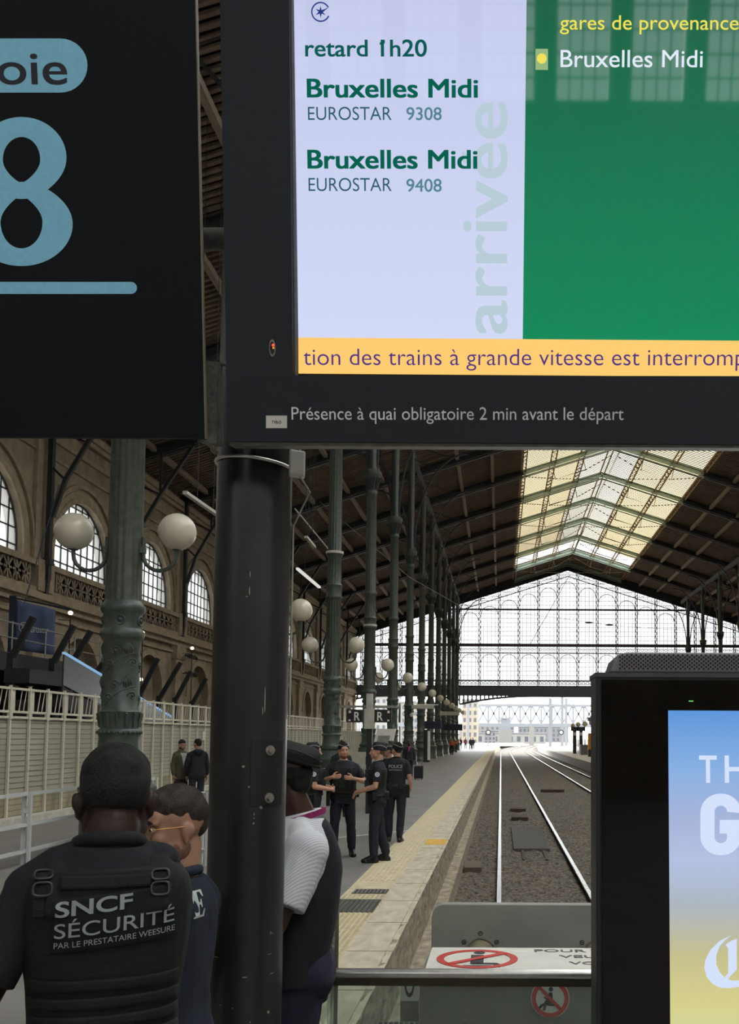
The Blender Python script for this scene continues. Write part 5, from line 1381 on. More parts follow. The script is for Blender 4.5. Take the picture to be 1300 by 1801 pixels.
DEF_ARMS = {s: ((.235 * sx, -.03, 1.15), (.255 * sx, .04, .90), (0, .1, -1), (-sx, 0, 0), (0, 1, 0), .55) for s, sx in (('L', -1), ('R', 1))}
def person(name, label, loc, rz, H, skin, arms=None, head=(0, 0, 0), feet=None, bulk=1., belly=0., voxel=.0075, sleeve='short', top=None, trousers=None, shoes=None, hair=None, cap=None, vest=None, belt=None, collar=True,
           group=None, brows=None, eyes=True, folds=.006, jaw=1., beard=None, topz=.93, vest_top=1.40, pouches=True, hs=(0, 0, 0), sh_fix=None, sleeve_r=1., cap_tilt=6, cap_h=1., cap_s=1., cap_dz=0., cap_pipe=None, jacket_hem=None, hairstyle='short', badge=False, neckhole=1.50):
    s = H / 1.79
    t = thing(name, label, 'person', loc, rz, group, s)
    A = dict(DEF_ARMS); A.update(arms or {})
    F_ = {'L': (-.10, 0.0, -.12), 'R': (.10, 0.0, .12)}; F_.update(feet or {})   # x, y, toe-out
    hm = head_mtx(head, hs); sk = skin
    sh = {'L': V3(-.178 * (.4 + .6 * bulk), -.008, 1.395), 'R': V3(.178 * (.4 + .6 * bulk), -.008, 1.395)}
    for k_ in (sh_fix or {}): sh[k_] = Vector(sh_fix[k_])
    fl = Flesh(); head_shape(fl, hm, jaw=jaw); torso(fl, .86, 1.52, -.004, bulk, belly)
    legs = {}
    for k, sx in (('L', -1), ('R', 1)):
        e, w_, hd, hn, ht, cu = A[k]; e, w_ = Vector(e), Vector(w_)
        fl.limb([sh[k], sh[k].lerp(e, .4), e, e.lerp(w_, .3), w_], [.056 * (.5 + .5 * bulk), .05, .04, .042, .027]); hand(fl, w_, hd, hn, ht, cu)
        fx, fy, to = F_[k]; hip = V3(sx * .092, -.005, .9); an = V3(fx, fy - .03, .09); kn = hip.lerp(an, .5) + V3(sx * .01, .025, 0)
        legs[k] = (hip, kn, an, to); fl.limb([hip, hip.lerp(kn, .5), kn, kn.lerp(an, .35), an], [.088, .074, .054, .056, .038])
        fl.limb([an, an + V3(math.sin(to) * .12, math.cos(to) * .12, -.05)], [.036, .03])
    link('body', fl.baked('body', sk, voxel), t)
    if eyes: face_parts(t, hm, sk, brows or M('brow_dark', (44, 34, 28), .8))
    fo = folds
    if trousers:
        fl = Flesh(); torso(fl, .82, 1.04, .014, bulk)
        for k in 'LR':
            hip, kn, an, to = legs[k]; end = an + V3(0, 0, .02)
            fl.limb([hip, hip.lerp(kn, .5), kn, kn.lerp(end, .45), kn.lerp(end, .85), end + V3(0, 0, .03)], [.098, .09, .074, .072, .068, .064])
        link('trousers', fl.baked('trousers', trousers, voxel, folds=fo * 1.3, ff=11), t)
    if shoes:
        for k in 'LR':
            hip, kn, an, to = legs[k]; d = V3(math.sin(to), math.cos(to), 0); q = V3(an.x, an.y, 0); fl = Flesh()
            fl.limb([an + V3(0, 0, .15), an + V3(0, 0, .07), an + V3(0, .005, .0), q + V3(0, 0, .05)], [.057, .054, .054, .05]); fl.limb([an, q + d * .07 + V3(0, 0, .062), q + d * .12 + V3(0, 0, .045)], [.053, .044, .038])
            m3 = Matrix.Rotation(-to, 3, 'Z')
            fl.ball(q - d * .02 + V3(0, 0, .04), (.042, .055, .04), m3); fl.ball(q + d * .07 + V3(0, 0, .042), (.045, .09, .042), m3); fl.ball(q + d * .135 + V3(0, 0, .034), (.047, .058, .036), m3)
            fl.ball(q + d * .05 + V3(0, 0, .016), (.046, .125, .018), m3); fl.ball(q + d * .12 + V3(0, 0, .016), (.049, .07, .018), m3); fl.ball(q - d * .03 + V3(0, 0, .016), (.043, .05, .018), m3)
            b = link('boot' if shoes is not None and 'boot' in shoes.name else 'shoe', fl.baked('shoe', shoes, voxel), t)
    if top:
        fl = Flesh(); torso(fl, topz, neckhole, .013, bulk, belly)
        for k, sx in (('L', -1), ('R', 1)): fl.limb([V3(sx * .05, -.018, 1.482), V3(sx * .11, -.014, 1.452), sh[k] + V3(0, 0, .008)], [.036, .05, .062])
        for k in 'LR':
            e, w_ = Vector(A[k][0]), Vector(A[k][1]); r = .5 + .5 * bulk
            if sleeve == 'short': m_ = sh[k].lerp(e, .74); r *= sleeve_r; fl.ball(sh[k], .066 * r); fl.limb([sh[k], sh[k].lerp(e, .4)], [.066 * r, .062 * r]); fl.tube([sh[k].lerp(e, .2), sh[k].lerp(e, .4), m_], [.062 * r, .064 * r, .063 * r])
            elif sleeve == 'long': fl.limb([sh[k], sh[k].lerp(e, .4), e, e.lerp(w_, .4)], [.07 * r, .064 * r, .056, .052]); fl.tube([e.lerp(w_, .2), e.lerp(w_, .5), e.lerp(w_, .97)], [.054, .05, .042])
        if jacket_hem:
            fl.loft([(0, -.004, jacket_hem, .20 * bulk, .15), (0, -.002, (jacket_hem + 1.) / 2 + .05, .195 * bulk, .145), (0, 0, 1.12, .178 * bulk, .13), (0, 0, 1.3, .19 * bulk, .135)])
        o = link('shirt' if not jacket_hem else 'jacket', fl.baked('top', top, voxel, folds=fo, ff=8), t)
        if collar:
            mb = MB(); pts = []
            for i in range(24): a = 2 * PI * i / 24; pts.append((.068 * math.cos(a), -.012 + .066 * math.sin(a), 1.505 + .016 * (-math.sin(a))))
            mb.tube(pts, .017, 10, closed=True); mb.build('collar', top if collar is True else collar, o, smooth=60)
    if vest:
        fl = Flesh(); torso(fl, 1.02, vest_top, .034, bulk, belly)
        for sx in (-1, 1): fl.loft([(sx * .10, -.01, 1.36, .045, .135), (sx * .105, -.01, 1.43, .042, .105), (sx * .10, -.012, 1.475, .038, .06)], e=3)
        ve = link('vest', fl.baked('vest', vest, voxel, 3, folds=fo * .5), t)
        for (x, z, w_, h_, d_) in () if not pouches else ((-.11, 1.16, .045, .07, .17), (.02, 1.14, .05, .06, .17), (.12, 1.17, .04, .065, .165), (-.10, 1.33, .035, .06, .165), (.10, 1.32, .04, .05, .165)):
            m_ = MB(); m_.box(x - w_, x + w_, d_ - .05, d_ + .012 + belly * .6, z - h_, z + h_); bevelled(m_.build('pouch', vest, ve), .008)
    if belt:
        fl = Flesh(); torso(fl, .985, 1.035, .034, bulk, belly, n=3); b = link('duty_belt', fl.baked('belt', belt, voxel, 2), t)
        for (x, y, dz, w_, h_, nm) in ((.205 * bulk, .02, -.10, .03, .11, 'holster'), (-.20 * bulk, .03, -.02, .03, .05, 'pouch'), (-.09, -.15, -.01, .04, .045, 'pouch'), (.10, -.15, -.01, .045, .045, 'pouch')):
            m_ = MB(); m_.box(x - w_, x + w_, y - .035, y + .035, 1.0 + dz - h_, 1.02 + dz + h_); bevelled(m_.build(nm, belt, b), .01)
    m3 = hm.to_3x3(); P = lambda x, y, z: hm @ Vector((x, y, z))
    if hair:
        fl = Flesh()
        if cap:
            fl.ball(P(0, -.024, .112), (.0795, .094, .062), m3, 28, 18); fl.ball(P(0, -.06, .08), (.062, .052, .055), m3, 24, 14)
        elif hairstyle == 'short':
            fl.ball(P(0, -.022, .136), (.0805, .099, .090), m3, 28, 18); fl.ball(P(0, .02, .165), (.064, .065, .052), m3, 24, 14); fl.ball(P(0, -.055, .09), (.066, .058, .062), m3, 24, 14)
        elif hairstyle == 'fade':
            fl.ball(P(0, -.016, .143), (.0805, .100, .084), m3, 28, 18); fl.ball(P(0, -.03, .12), (.0795, .088, .076), m3, 28, 18)
        elif hairstyle == 'crop':
            fl.ball(P(0, -.010, .155), (.079, .098, .074), m3, 28, 18); fl.ball(P(0, -.032, .137), (.0795, .086, .064), m3, 28, 18); fl.ball(P(0, -.062, .10), (.058, .050, .055), m3); fl.ball(P(0, .045, .178), (.055, .05, .036), m3)
        elif hairstyle == 'bun':
            fl.ball(P(0, -.022, .132), (.0815, .1, .093), m3); fl.ball(P(0, -.05, .08), (.065, .055, .06), m3); fl.ball(P(0, -.07, .225), .04, m3)
        link('hair', fl.baked('hair', hair, min(voxel, .006), 2, folds=.004, ff=40), t)
    if beard:
        fl = Flesh(); fl.ball(P(0, .052, .004), (.042, .046, .034), m3)
        for sx in (-1, 1): fl.ball(P(sx * .0485, .016, .024), (.0225, .050, .038), m3)
        link('beard', fl.baked('beard', beard, .006, 2, folds=.003, ff=50), t)
    if cap:
        fl = Flesh(); secs = []
        for (z, rx, ry, yo) in ((.112, .088, .112, -.012), (.16, .085, .114, -.012), (.195, .064, .107, -.012), (.225, .030, .09, -.012), (.238, .012, .07, -.012)): secs.append((0, yo, z, rx, ry))
        f2 = Flesh(); f2.loft(secs, e=2.1); tilt = hm @ Matrix.Translation((0, 0, cap_dz)) @ Matrix.Rotation(R(cap_tilt), 4, 'X') @ Matrix.Translation((0, 0, .112 * (1 - cap_h))) @ Matrix.Diagonal((cap_s, cap_s, cap_h, 1))
        f2.mb.v = [tuple(tilt @ Vector(v)) for v in f2.mb.v]
        c = link('side_cap', f2.baked('cap', cap, .006, 2), t)
        for z, mt, rx, ry in ((.172, cap_pipe or M('cap_piping_white', (215, 212, 205), .6), .0815, .113), (.118, cap, .0895, .1135)):
            pts = [tilt @ Vector((rx * math.cos(2 * PI * i / 36), -.012 + ry * math.sin(2 * PI * i / 36), z + .018 * math.cos(4 * PI * i / 36) * (1 if z > .15 else .2))) for i in range(36)]
            mb = MB(); mb.tube(pts, .0032 if z > .15 else .006, 6, closed=True); mb.build('piping' if z > .15 else 'cap_edge', mt, c, smooth=60)
        mb = MB(); mb.ball(tilt @ Vector((0, .098, .15)), (.009, .004, .009), 10, 6); mb.build('cap_badge', M('badge_silver', (190, 190, 190), .3, metal=.8), c, smooth=60)
    if badge:
        for k in badge:
            e = Vector(A[k][0]); c = sh[k].lerp(e, .36); sx = -1 if k == 'L' else 1
            out = (V3(sx, -.1, .1) - (e - sh[k]).normalized() * V3(sx, -.1, .1).dot((e - sh[k]).normalized())).normalized(); up = -(e - sh[k]).normalized()
            mb = MB(); rr = .068 * (.5 + .5 * bulk) + .0035; a = up.cross(out).normalized()
            mb.disc(c + out * rr, a, up, .036, .004, 24); b = mb.build('sleeve_badge', M('badge_white', (214, 214, 216), .6), t)
            mb = MB(); mb.ring(c + out * (rr + .0042), a, up, .012, .02, .001, seg=20); mb.build('badge_emblem', M('badge_blue', (70, 84, 150), .6), b)
    return t
def drape(me, target, dy, off, sgn=1):
    """lay a flat mesh (local X-Z plane) on the target surface, seen along sgn * Y"""
    tm = target.data; bv = BVHTree.FromPolygons([v.co for v in tm.vertices], [p.vertices[:] for p in tm.polygons])
    lost = set()
    for v in me.vertices:
        hit = bv.ray_cast(Vector((v.co.x, -2 * sgn, v.co.z)), Vector((0, sgn, 0)))
        if hit[0] is not None: v.co.y = hit[0].y - sgn * off
        else: lost.add(v.index)
    if lost:
        bm = bmesh.new(); bm.from_mesh(me); bm.verts.ensure_lookup_table(); bmesh.ops.delete(bm, geom=[bm.verts[i] for i in lost], context='VERTS'); bm.to_mesh(me); bm.free()
    me.update()

sk_l = M('skin_light', (205, 158, 134), .5, var=.07, scale=20, spec=.35); sk_t = M('skin_tan', (172, 130, 107), .5, var=.08, scale=20, spec=.35); sk_d = M('skin_deep', (70, 45, 36), .45, var=.12, scale=20, spec=.35); sk_dd = M('skin_deeper', (54, 38, 32), .45, var=.12, scale=20, spec=.35)
h_blk = M('hair_black', (20, 17, 16), .75, var=.3, scale=90, bump=.5, bscale=220); h_brn = M('hair_dark_brown', (52, 40, 33), .7, var=.35, scale=60, bump=.4, bscale=160); h_gry = M('hair_cropped_grey_brown', (112, 92, 80), .8, var=.2, scale=80)
c_navy = M('police_navy_cloth', (30, 32, 40), .85, var=.15, scale=12, bump=.15, bscale=200); c_trs = M('police_trouser_cloth', (31, 34, 46), .85, var=.18, scale=10, bump=.15, bscale=200)
c_vest = M('black_vest_nylon', (24, 25, 27), .75, var=.2, scale=30, bump=.2, bscale=260); c_belt = M('black_belt_leather', (20, 20, 21), .45, var=.15); s_boot = M('black_boot_leather', (24, 23, 23), .4, var=.2, scale=20); s_shoe = M('dark_shoe', (30, 27, 26), .5, var=.2)
c_cap = M('police_cap_cloth', (24, 25, 31), .85, var=.15)
pol = dict(top=c_navy, trousers=c_trs, shoes=s_boot, cap=c_cap, vest=c_vest, belt=c_belt)
PG = 'police officers on the platform'
def at(x, Y): return (px(x, 1296, Y).x, Y, 0)
# policeman facing the camera, both hands at his chest
person('person', 'stocky policeman facing us, both hands raised to his black vest', at(605, 15.45), PI + .12, 1.80, sk_l, head=(.25, -.02, 0), bulk=1.12, belly=.06,
       arms={'R': ((.34, .05, 1.17), (.17, .25, 1.25), (-1, .25, .12), (0, -1, .2), (0, .3, 1), .45), 'L': ((-.34, .05, 1.17), (-.17, .25, 1.23), (1, .25, .12), (0, -1, .2), (0, .3, 1), .45)},
       feet={'L': (-.15, 0, -.25), 'R': (.14, .04, .3)}, hair=h_gry, hairstyle='fade', badge='LR', beard=M('stubble_beard', (120, 88, 72), .8), group=PG, brows=h_brn, jaw=1.12, **pol)
# policeman in profile, hands folded in front of him
person('person', 'policeman in left profile with round white sleeve badge, hands folded at waist', at(664, 14.8), PI / 2 + .12, 1.80, sk_l, head=(.12, 0, 0), bulk=1.06,
       arms={'L': ((-.25, .02, 1.14), (-.09, .28, 1.06), (.75, .6, -.35), (.3, -.5, -.4), (.2, .6, .6), .7), 'R': ((.25, .02, 1.14), (.07, .30, 1.03), (-.75, .55, -.4), (-.3, -.5, -.4), (-.2, .6, .6), .7)},
       feet={'L': (-.12, .06, .05), 'R': (.11, -.12, .15)}, hair=h_gry, hairstyle='fade', badge='L', group=PG, brows=h_brn, **pol)
# policeman seen from behind with lettering
kw = dict(pol); kw['vest'] = None
pb = person('person', 'policeman seen from behind with white lettering across his shoulders', at(698, 17.6), .0, 1.79, sk_l, head=(.75, 0, 0), bulk=1.04,
       arms={'L': ((-.26, -.02, 1.14), (-.235, .03, .885), (0, .15, -1), (1, 0, 0), (0, 1, 0), .5), 'R': ((.25, -.06, 1.15), (.25, .06, .95), (-.3, .4, -.7), (-1, 0, 0), (0, 1, 0), .8)},
       feet={'L': (-.13, .1, -.1), 'R': (.08, -.05, .15)}, hair=h_brn, group=PG, **kw)
top = [o for o in pb.children if o.name.startswith('shirt')][0]
for (bd, z, h_, w_, bo) in (('POLICE', 1.33, .058, .25, .03), ('NATIONALE', 1.285, .022, .24, .02)):
    l = lettering(bd, M('reflective_white', (222, 222, 220), .6), None, (-w_ / 2, -1, z), (1, 0, 0), (0, 0, 1), w_, h_, bo, .002); drape(l.data, top, None, .006); l.parent = top
# policeman behind, mostly hidden
person('person', 'policeman mostly hidden between the profile officer and the lettered one', at(682, 18.55), PI / 2 + .5, 1.75, sk_t, head=(-.1, 0, 0), feet={'L': (-.12, .05, 0)}, hair=h_blk, group=PG, eyes=True, voxel=.009, **pol)
# policeman at the clerk's shoulder
person('person', 'dark-bearded policeman with bare forearm, half covered by the clerk in front', at(553, 15.0), -PI / 2 + .25, 1.79, sk_l, head=(.1, -.05, 0), bulk=1.05,
       arms={'R': ((.26, .0, 1.13), (.10, .26, 1.08), (-.8, .5, -.1), (-.2, -.6, -.2), (0, .4, .8), .8), 'L': ((-.26, .02, 1.14), (-.08, .28, 1.10), (.8, .4, -.1), (0, -.6, 0), (0, .4, .8), .8)},
       hair=h_blk, beard=h_blk, badge='R', group=PG, **pol)
# travellers and staff farther away
m_suit = M('charcoal_suit', (34, 33, 38), .8, var=.1); m_wht = M('white_shirt_cloth', (214, 212, 208), .8, var=.06)
p_ = person('person', 'woman in dark suit with pink scarf standing behind the police', at(720, 43), PI + .1, 1.72, sk_d, hair=h_blk, top=m_suit, sleeve='long', trousers=m_suit, shoes=s_shoe, voxel=.011, jacket_hem=.86, folds=.004)
mb = MB(); mb.tube([(-.05, .07, 1.5), (0, .1, 1.44), (.05, .07, 1.5)], [.02, .035, .02], 8); mb.tube([(0, .1, 1.44), (.02, .135, 1.36), (.03, .14, 1.28)], [.03, .03, .02], 8); mb.build('scarf', M('magenta_silk', (168, 52, 108), .6), p_, smooth=60)
c_ = thing('suitcase', 'small dark suitcase beside the woman with the pink scarf', 'suitcase', (px(737, 1300, 43).x, 43.0, 0))
bevelled(MB().box(-.2, .2, -.13, .13, .05, .6).build('shell', m_suit, c_), .04)
mb = MB(); mb.tube([(-.12, 0, .6), (-.12, 0, .95), (.12, 0, .95), (.12, 0, .6)], .012, 6); mb.build('handle', m_galv, c_)
for x in (-.15, .15):
    mb = MB(); mb.tube([(x - .02, 0, .03), (x + .02, 0, .03)], .03, 10); mb.build('wheel', s_boot, c_)
person('person', 'brown-haired traveller in white shirt peeking out behind the police group', at(685, 24.5), PI / 2 - .2, 1.80, sk_t, head=(0, .3, 0), hair=h_brn, top=m_wht, trousers=m_suit, shoes=s_shoe, voxel=.010, sleeve='long')
person('person', 'dark figure whose hair bun shows above the facing policeman', at(601, 23.0), .2, 1.77, sk_d, hair=h_blk, hairstyle='bun', top=m_suit, trousers=m_suit, shoes=s_shoe, voxel=.011, sleeve='long', eyes=False)
m_olive = M('olive_jacket', (74, 70, 50), .8, var=.25, scale=8); m_coat = M('black_hooded_coat', (24, 25, 29), .85, var=.15); m_jean = M('dark_jeans', (38, 42, 54), .85, var=.15); m_tee = M('grey_white_tee', (168, 166, 162), .8)
G2 = 'two men chatting by the security wall'
p_ = person('person', 'bearded man in olive jacket chatting beside the grey security wall', at(320, 24.2), -PI / 2 - .55, 1.80, sk_t, head=(-.15, -.3, 0), hair=h_blk, beard=h_brn, top=m_olive, sleeve='long', trousers=m_jean, shoes=s_shoe, voxel=.009, jacket_hem=.80, group=G2,
       arms={'L': ((-.26, 0, 1.13), (-.12, .26, 1.14), (.3, .9, .3), (.6, -.2, -.4), (0, 0, 1), .7)}, folds=.012)
jk = [o for o in p_.children if o.name.startswith('jacket')][0]
mb = MB()
for i in range(5):
    for j in range(15): z = 1.0 + j * .032; mb.v.append(((i - 2) * (.012 + .035 * (j / 14)), 1, z))
for i in range(4):
    for j in range(14): mb.f.append([i * 15 + j, i * 15 + 15 + j, i * 15 + 16 + j, i * 15 + 1 + j]); mb.mi.append(0)
o = mb.build('tee_front', m_tee, p_, smooth=60); drape(o.data, jk, 0, .006, -1)
p_ = person('person', 'man in black hooded coat, back turned, talking to the man in olive', at(348, 24.0), .55, 1.82, sk_t, head=(.35, 0, 0), hair=h_blk, top=m_coat, sleeve='long', trousers=m_jean, shoes=s_shoe, voxel=.009, jacket_hem=.84, group=G2, bulk=1.06, folds=.01,
       arms={'L': ((-.26, -.02, 1.13), (-.22, .1, .88), (0, .3, -1), (1, 0, 0), (0, 1, 0), .6)})
fl = Flesh(); fl.ball((0, -.10, 1.48), (.13, .075, .06)); fl.ball((0, -.115, 1.43), (.10, .05, .07)); link('hood', fl.baked('hood', m_coat, .009, 3, folds=.008), p_)
m_or = M('orange_work_vest', (206, 104, 58), .8, var=.15); m_rd = M('dark_red_coat', (112, 44, 48), .8); m_gr = M('dark_grey_coat', (52, 52, 58), .8)
far = [(795, 100, m_or, PI, 'worker in orange vest and dark trousers farthest left of the distant group'), (803, 118, m_or, PI / 2, 'second worker in orange vest, smaller and right of the first'), (810, 140, m_rd, PI, 'distant person in dark red coat beyond the orange vests'),
       (819, 150, m_rd, .4, 'distant person in dark red coat with bag near the gable'), (828, 142, m_gr, PI, 'distant dark figure standing left of a pair near the gable'), (832, 144, m_gr, 0, 'distant dark figure, right one of the pair near the gable')]
for (x, Y, mt, rz, lab) in far:
    person('person', lab, at(x, Y), rz, 1.76, sk_t, hair=h_brn, top=mt, sleeve='long', trousers=m_suit, shoes=s_shoe, voxel=.016, eyes=False, folds=0, jacket_hem=.88 if mt is not m_or else None, group='distant people on the platform', collar=False)
# ------------------------------------------------------------------ people close to the camera
# security guard, back view
c_polo = M('dark_navy_polo', (19, 22, 29), .85, var=.15, scale=14, bump=.2, bscale=260)
c_gv = M('guard_vest_nylon', (16, 16, 18), .8, var=.15, scale=40, bump=.3, bscale=300)
gl_ = thing
GY = 2.5
g = person('person', 'security guard seen from behind in black vest with white lettered patch', ((201 - 882) / 1700 * GY, GY, 0), R(22), 1.935, sk_dd, head=(R(0), -.16, 0), hs=(.010, .02, -.052), bulk=.87, sh_fix={'R': (.095, .05, 1.37)},
           arms={'L': ((-.27, -.05, 1.14), (-.29, .08, .91), (.2, .4, -1), (1, 0, 0), (0, 1, 0), .6), 'R': ((.11, .17, 1.15), (.04, .36, 1.10), (-.3, .8, -.2), (-.8, 0, -.2), (0, .3, 1), .6)},
           voxel=.0055, top=c_polo, trousers=c_trs, shoes=s_boot, hair=h_blk, hairstyle='fade', vest=c_gv, vest_top=1.455, belt=c_belt, folds=.007, eyes=True, brows=h_blk, jaw=1.1)
vest = [o for o in g.children if o.name.startswith('vest')][0]
def grid_patch(name, mat_, x0, x1, z0, z1, nx=24, nz=14, shear=0., off=.003, thick=.004, parent=None, rnd_=0):
    mb = MB()
    for i in range(nx + 1):
        for j in range(nz + 1):
            u = i / nx; x = x0 + (x1 - x0) * u; mb.v.append((x, -1, z0 + (z1 - z0) * j / nz + shear * (u - .5)))
    for i in range(nx):
        for j in range(nz): a = i * (nz + 1) + j; mb.f.append([a, a + nz + 1, a + nz + 2, a + 1]); mb.mi.append(0)
    o = mb.build(name, mat_, None, smooth=60, fix=False); drape(o.data, vest, 0, off)
    m = o.modifiers.new('thick', 'SOLIDIFY'); m.thickness = thick; m.offset = 1
    o.parent = parent if parent is not None else vest; return o
m_pt = M('patch_black_cloth', (12, 13, 18), .9, var=.15, scale=30, bump=.2, bscale=300)
SH = .022
patch = grid_patch('back_patch', m_pt, -.112, .150, 1.290, 1.406, shear=SH, off=.006)
m_emb = M('embroidered_white', (205, 214, 208), .8, var=.05, bump=.3, bscale=400)
def ptext(body, x0, z, w_, h_, bold):
    l = lettering(body, m_emb, None, (x0, -1, z), (1, 0, 0), (0, 0, 1), w_, h_, bold, .002)
    for v in l.data.vertices: v.co.z += SH * ((v.co.x - .019) / .262)
    bm = bmesh.new(); bm.from_mesh(l.data); bmesh.ops.subdivide_edges(bm, edges=[e for e in bm.edges if e.calc_length() > .012], cuts=3); bmesh.ops.triangulate(bm, faces=bm.faces); bm.to_mesh(l.data); bm.free()
    drape(l.data, vest, 0, .0135)
    l.parent = patch; return l
ptext('SNCF', -.106, 1.370, .158, .031, '.022')
ptext('SÉCURITÉ', -.107, 1.323, .250, .031, '.004')
ptext('PAR LE PRESTATAIRE WEESURE', -.107, 1.301, .252, .0125, 0)
grid_patch('loop_panel', c_gv, -.10, .095, 1.416, 1.444, nx=20, nz=4, off=.003, thick=.003)
for z in (1.205, 1.165, 1.125, 1.085, 1.045): grid_patch('webbing_band', c_gv, -.158, .158, z - .012, z + .012, nx=26, nz=3, off=.004, thick=.004)
m_pl = M('buckle_black_plastic', (44, 46, 48), .35, var=.1)
for sx, zc in ((-1, 1.448), (1, 1.44)):
    # shoulder strap with slider and D-ring
    mb = MB(); x = sx * .122 - .012
    bvh = BVHTree.FromPolygons([v.co for v in vest.data.vertices], [p.vertices[:] for p in vest.data.polygons])
    def sp(x, z, off):
        h_ = bvh.ray_cast(Vector((x, -2, z)), Vector((0, 1, 0))); y = h_[0].y if h_[0] is not None else -.06
        return Vector((x, y - off, z))
    pts = [sp(x, 1.36 + .012 * i, .004) for i in range(9)]
    for a, b in zip(pts, pts[1:]): mb.bar(a, b, .036, .006, up=(0, 1, .4))
    st_ = mb.build('shoulder_strap', c_gv, vest)
    for (dz, w_, h_) in ((.0, .0185, .013), (-.03, .019, .015)):
        c = sp(x, zc + dz, .012); up_ = (sp(x, zc + dz + .015, .012) - sp(x, zc + dz - .015, .012)).normalized(); rt = Vector((1, 0, 0))
        pts = [c + rt * (w_ * math.copysign(abs(math.cos(q)) ** .6, math.cos(q))) + up_ * (h_ * math.copysign(abs(math.sin(q)) ** .6, math.sin(q))) for q in [2 * PI * i / 28 for i in range(28)]]
        mb = MB(); mb.tube(pts, .0035, 8, closed=True); mb.build('buckle', m_pl, st_, smooth=60)
# man with the gold glasses
c_e = M('navy_sweatshirt', (30, 38, 52), .85, var=.15, scale=10, bump=.2, bscale=240)
EY = 3.05
e_ = person('person', 'man with gold-rimmed glasses and short dark hair facing the guard', ((313 - 882) / 1700 * EY, EY, 0), R(76), 1.745, sk_t, head=(R(59), -.06, 0), bulk=.86, voxel=.0055,
            arms={'L': ((-.25, .0, 1.14), (-.2, .16, .96), (.2, .8, -.6), (.9, 0, 0), (0, .5, 1), .6), 'R': ((.22, .08, 1.13), (.18, .28, .98), (-.2, .8, -.4), (-.9, 0, 0), (0, .5, 1), .6)}, top=c_e, sleeve='long', trousers=M('blue_jeans_dark', (34, 42, 72), .85, var=.2), shoes=s_shoe, hair=h_brn, hairstyle='crop',
            beard=M('stubble_dark', (122, 88, 70), .8, var=.2, scale=120), folds=.006, brows=h_blk)
hm = head_mtx((R(59), -.06, 0)); gp = lambda x, y, z: hm @ Vector((x, y, z))
m_gold = M('gold_wire', (206, 160, 92), .25, metal=1., var=.05)
mb = MB()
for sx in (-1, 1):
    mb.tube([gp(sx * .033 + .023 * math.cos(q), .112 - .012 * abs(sx * .033 + .023 * math.cos(q)) / .05, .086 + .0215 * math.sin(q)) for q in [2 * PI * i / 24 for i in range(24)]], .0013, 6, closed=True)
    mb.tube([gp(sx * .056, .100, .096), gp(sx * .071, .07, .098), gp(sx * .082, .0, .098), gp(sx * .083, -.018, .085)], .0015, 6)
mb.tube([gp(-.011, .113, .092), gp(0, .118, .096), gp(.011, .113, .092)], .0013, 6)
gs = mb.build('glasses', m_gold, e_, smooth=60)
mb = MB()
for sx in (-1, 1): mb.poly([gp(sx * .033 + .0225 * math.cos(q), .112 - .012 * abs(sx * .033 + .0225 * math.cos(q)) / .05, .086 + .021 * math.sin(q)) for q in [2 * PI * i / 20 for i in range(20)]], hm.to_3x3() @ Vector((0, 1, 0)), .0008)
mb.build('lens', Glass('spectacle_lens', (.97, .98, .97), .98, rough=.02, gloss=False), gs)
sh_e = [o for o in e_.children if o.name.startswith('shirt')][0]
# serif E on his back
def serifE(): return [(0, 0), (.62, 0), (.66, .28), (.60, .28), (.50, .07), (.34, .07), (.34, .47), (.42, .47), (.46, .36), (.51, .36), (.51, .66), (.46, .66), (.42, .55), (.34, .55), (.34, .93), (.48, .93), (.58, .74), (.64, .74), (.61, 1), (0, 1), (0, .95), (.10, .93), (.10, .07), (0, .05)]
def back_letter(px_, py_, target, root, h_):
    # where the photograph's point meets the sweatshirt
    mwi = (Matrix.LocRotScale(root.location, root.rotation_euler, root.scale)).inverted(); o = mwi @ CAM; d = (mwi.to_3x3() @ ray(px_, py_)).normalized()
    bv = BVHTree.FromPolygons([v.co for v in target.data.vertices], [p.vertices[:] for p in target.data.polygons]); hit = bv.ray_cast(o, d)
    return hit[0], hit[1]
hit, nrm = back_letter(349, 1590, sh_e, e_, .085)
if hit is not None:
    rt = Vector((0, 0, 1)).cross(nrm).normalized() ; up_ = nrm.cross(rt).normalized()
    me_pts = [hit + rt * ((x - .33) * .092) + up_ * ((z - .5) * .088) + nrm * .003 for x, z in serifE()]
    mb = MB(); mb.poly(me_pts, nrm, .003)
    o = mb.build('lettering', m_emb, sh_e); m = o.modifiers.new('w', 'SHRINKWRAP'); m.target = sh_e; m.offset = .003; m.wrap_mode = 'ABOVE_SURFACE'
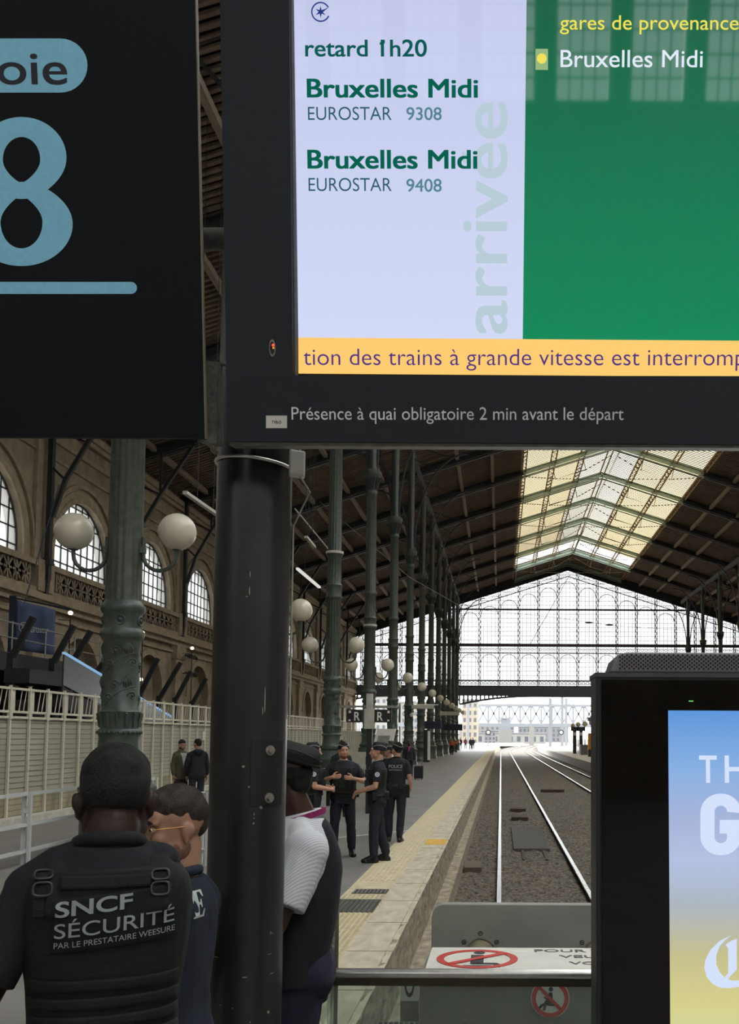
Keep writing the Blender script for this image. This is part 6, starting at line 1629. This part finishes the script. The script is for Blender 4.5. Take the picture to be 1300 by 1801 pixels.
# clerk with the magenta lanyard
m_strp = M('white_striped_shirt', (222, 224, 228), .8, var=.04)
nt = m_strp.node_tree; N = nt.nodes; L = nt.links; b_ = N['Principled BSDF']
tc = N.new('ShaderNodeTexCoord'); wv = N.new('ShaderNodeTexWave'); wv.inputs['Scale'].default_value = 42; wv.bands_direction = 'DIAGONAL'; L.new(tc.outputs['Object'], wv.inputs['Vector'])
cr = N.new('ShaderNodeValToRGB'); cr.color_ramp.elements[0].color = (*lin((196, 200, 208)), 1); cr.color_ramp.elements[1].color = (*lin((234, 235, 236)), 1); L.new(wv.outputs['Fac'], cr.inputs[0]); L.new(cr.outputs[0], b_.inputs['Base Color'])
c_wc = M('midnight_waistcoat', (22, 24, 33), .85, var=.12, scale=12, bump=.15, bscale=260)
CY_ = 3.92
k_ = person('person', 'clerk in white short-sleeved shirt, dark waistcoat and magenta lanyard behind the post', ((530 - 882) / 1700 * CY_, CY_, 0), R(96), 1.875, sk_d, head=(R(-4), -.04, 0), hs=(0, .065, -.008), bulk=1.02, sh_fix={'L': (-.182, -.045, 1.392)}, topz=1.03, sleeve_r=1.3, cap_tilt=17, cap_h=.56, cap_s=.92, cap_dz=.056, cap_pipe=M('black_braid', (44, 42, 40), .5), voxel=.0055,
            arms={'L': ((-.275, .05, 1.14), (-.2, .30, 1.08), (.4, .9, 0), (.6, -.3, -.4), (0, .3, 1), .6), 'R': ((.27, .06, 1.15), (.2, .28, 1.04), (-.4, .9, 0), (-.6, -.3, -.4), (0, .3, 1), .6)},
            top=m_strp, trousers=M('navy_trousers', (28, 31, 50), .85, var=.15), shoes=s_shoe, hair=h_blk, hairstyle='fade', cap=M('clerk_cap_black', (22, 21, 22), .8, var=.2), folds=.009, brows=h_blk)
shk = [o for o in k_.children if o.name.startswith('shirt')][0]
fl = Flesh(); fl.loft([(0, .012, .90, .205, .132), (0, .008, 1.0, .20, .135), (0, -.01, 1.12, .190, .140), (0, -.022, 1.22, .180, .142), (0, -.026, 1.3, .152, .143), (0, -.028, 1.37, .130, .135), (0, -.026, 1.43, .115, .115), (0, -.02, 1.475, .105, .098), (0, -.016, 1.497, .088, .084)])
link('waistcoat', fl.baked('waistcoat', c_wc, .006, 4, folds=.004, ff=9), k_)
mb = MB(); pts = [(.082 * math.cos(a), -.012 + .088 * math.sin(a) , 1.512 - .028 * math.sin(a) - .01) for a in [2 * PI * i / 30 for i in range(30)]]
P_ = [Vector(p) for p in pts]
for a, b in zip(P_, P_[1:] + P_[:1]): mb.bar(a, b, .006, .022, up=(0, 0, 1))
mb.tube([(.05, .085, 1.47), (.02, .15, 1.36), (0, .17, 1.22)], .008, 6); mb.tube([(-.05, .085, 1.47), (-.02, .15, 1.36), (0, .17, 1.22)], .008, 6)
mb.build('lanyard', M('magenta_ribbon', (158, 42, 104), .5, var=.1), k_)
hmk = head_mtx((R(-4), -.04, 0), (0, .065, -.008)); mb = MB(); mb.ball(hmk @ Vector((-.087, .0, .052)), .005, 10, 6); mb.build('ear_stud', m_steel, k_, smooth=60)
bpy.data.scenes.remove(work)
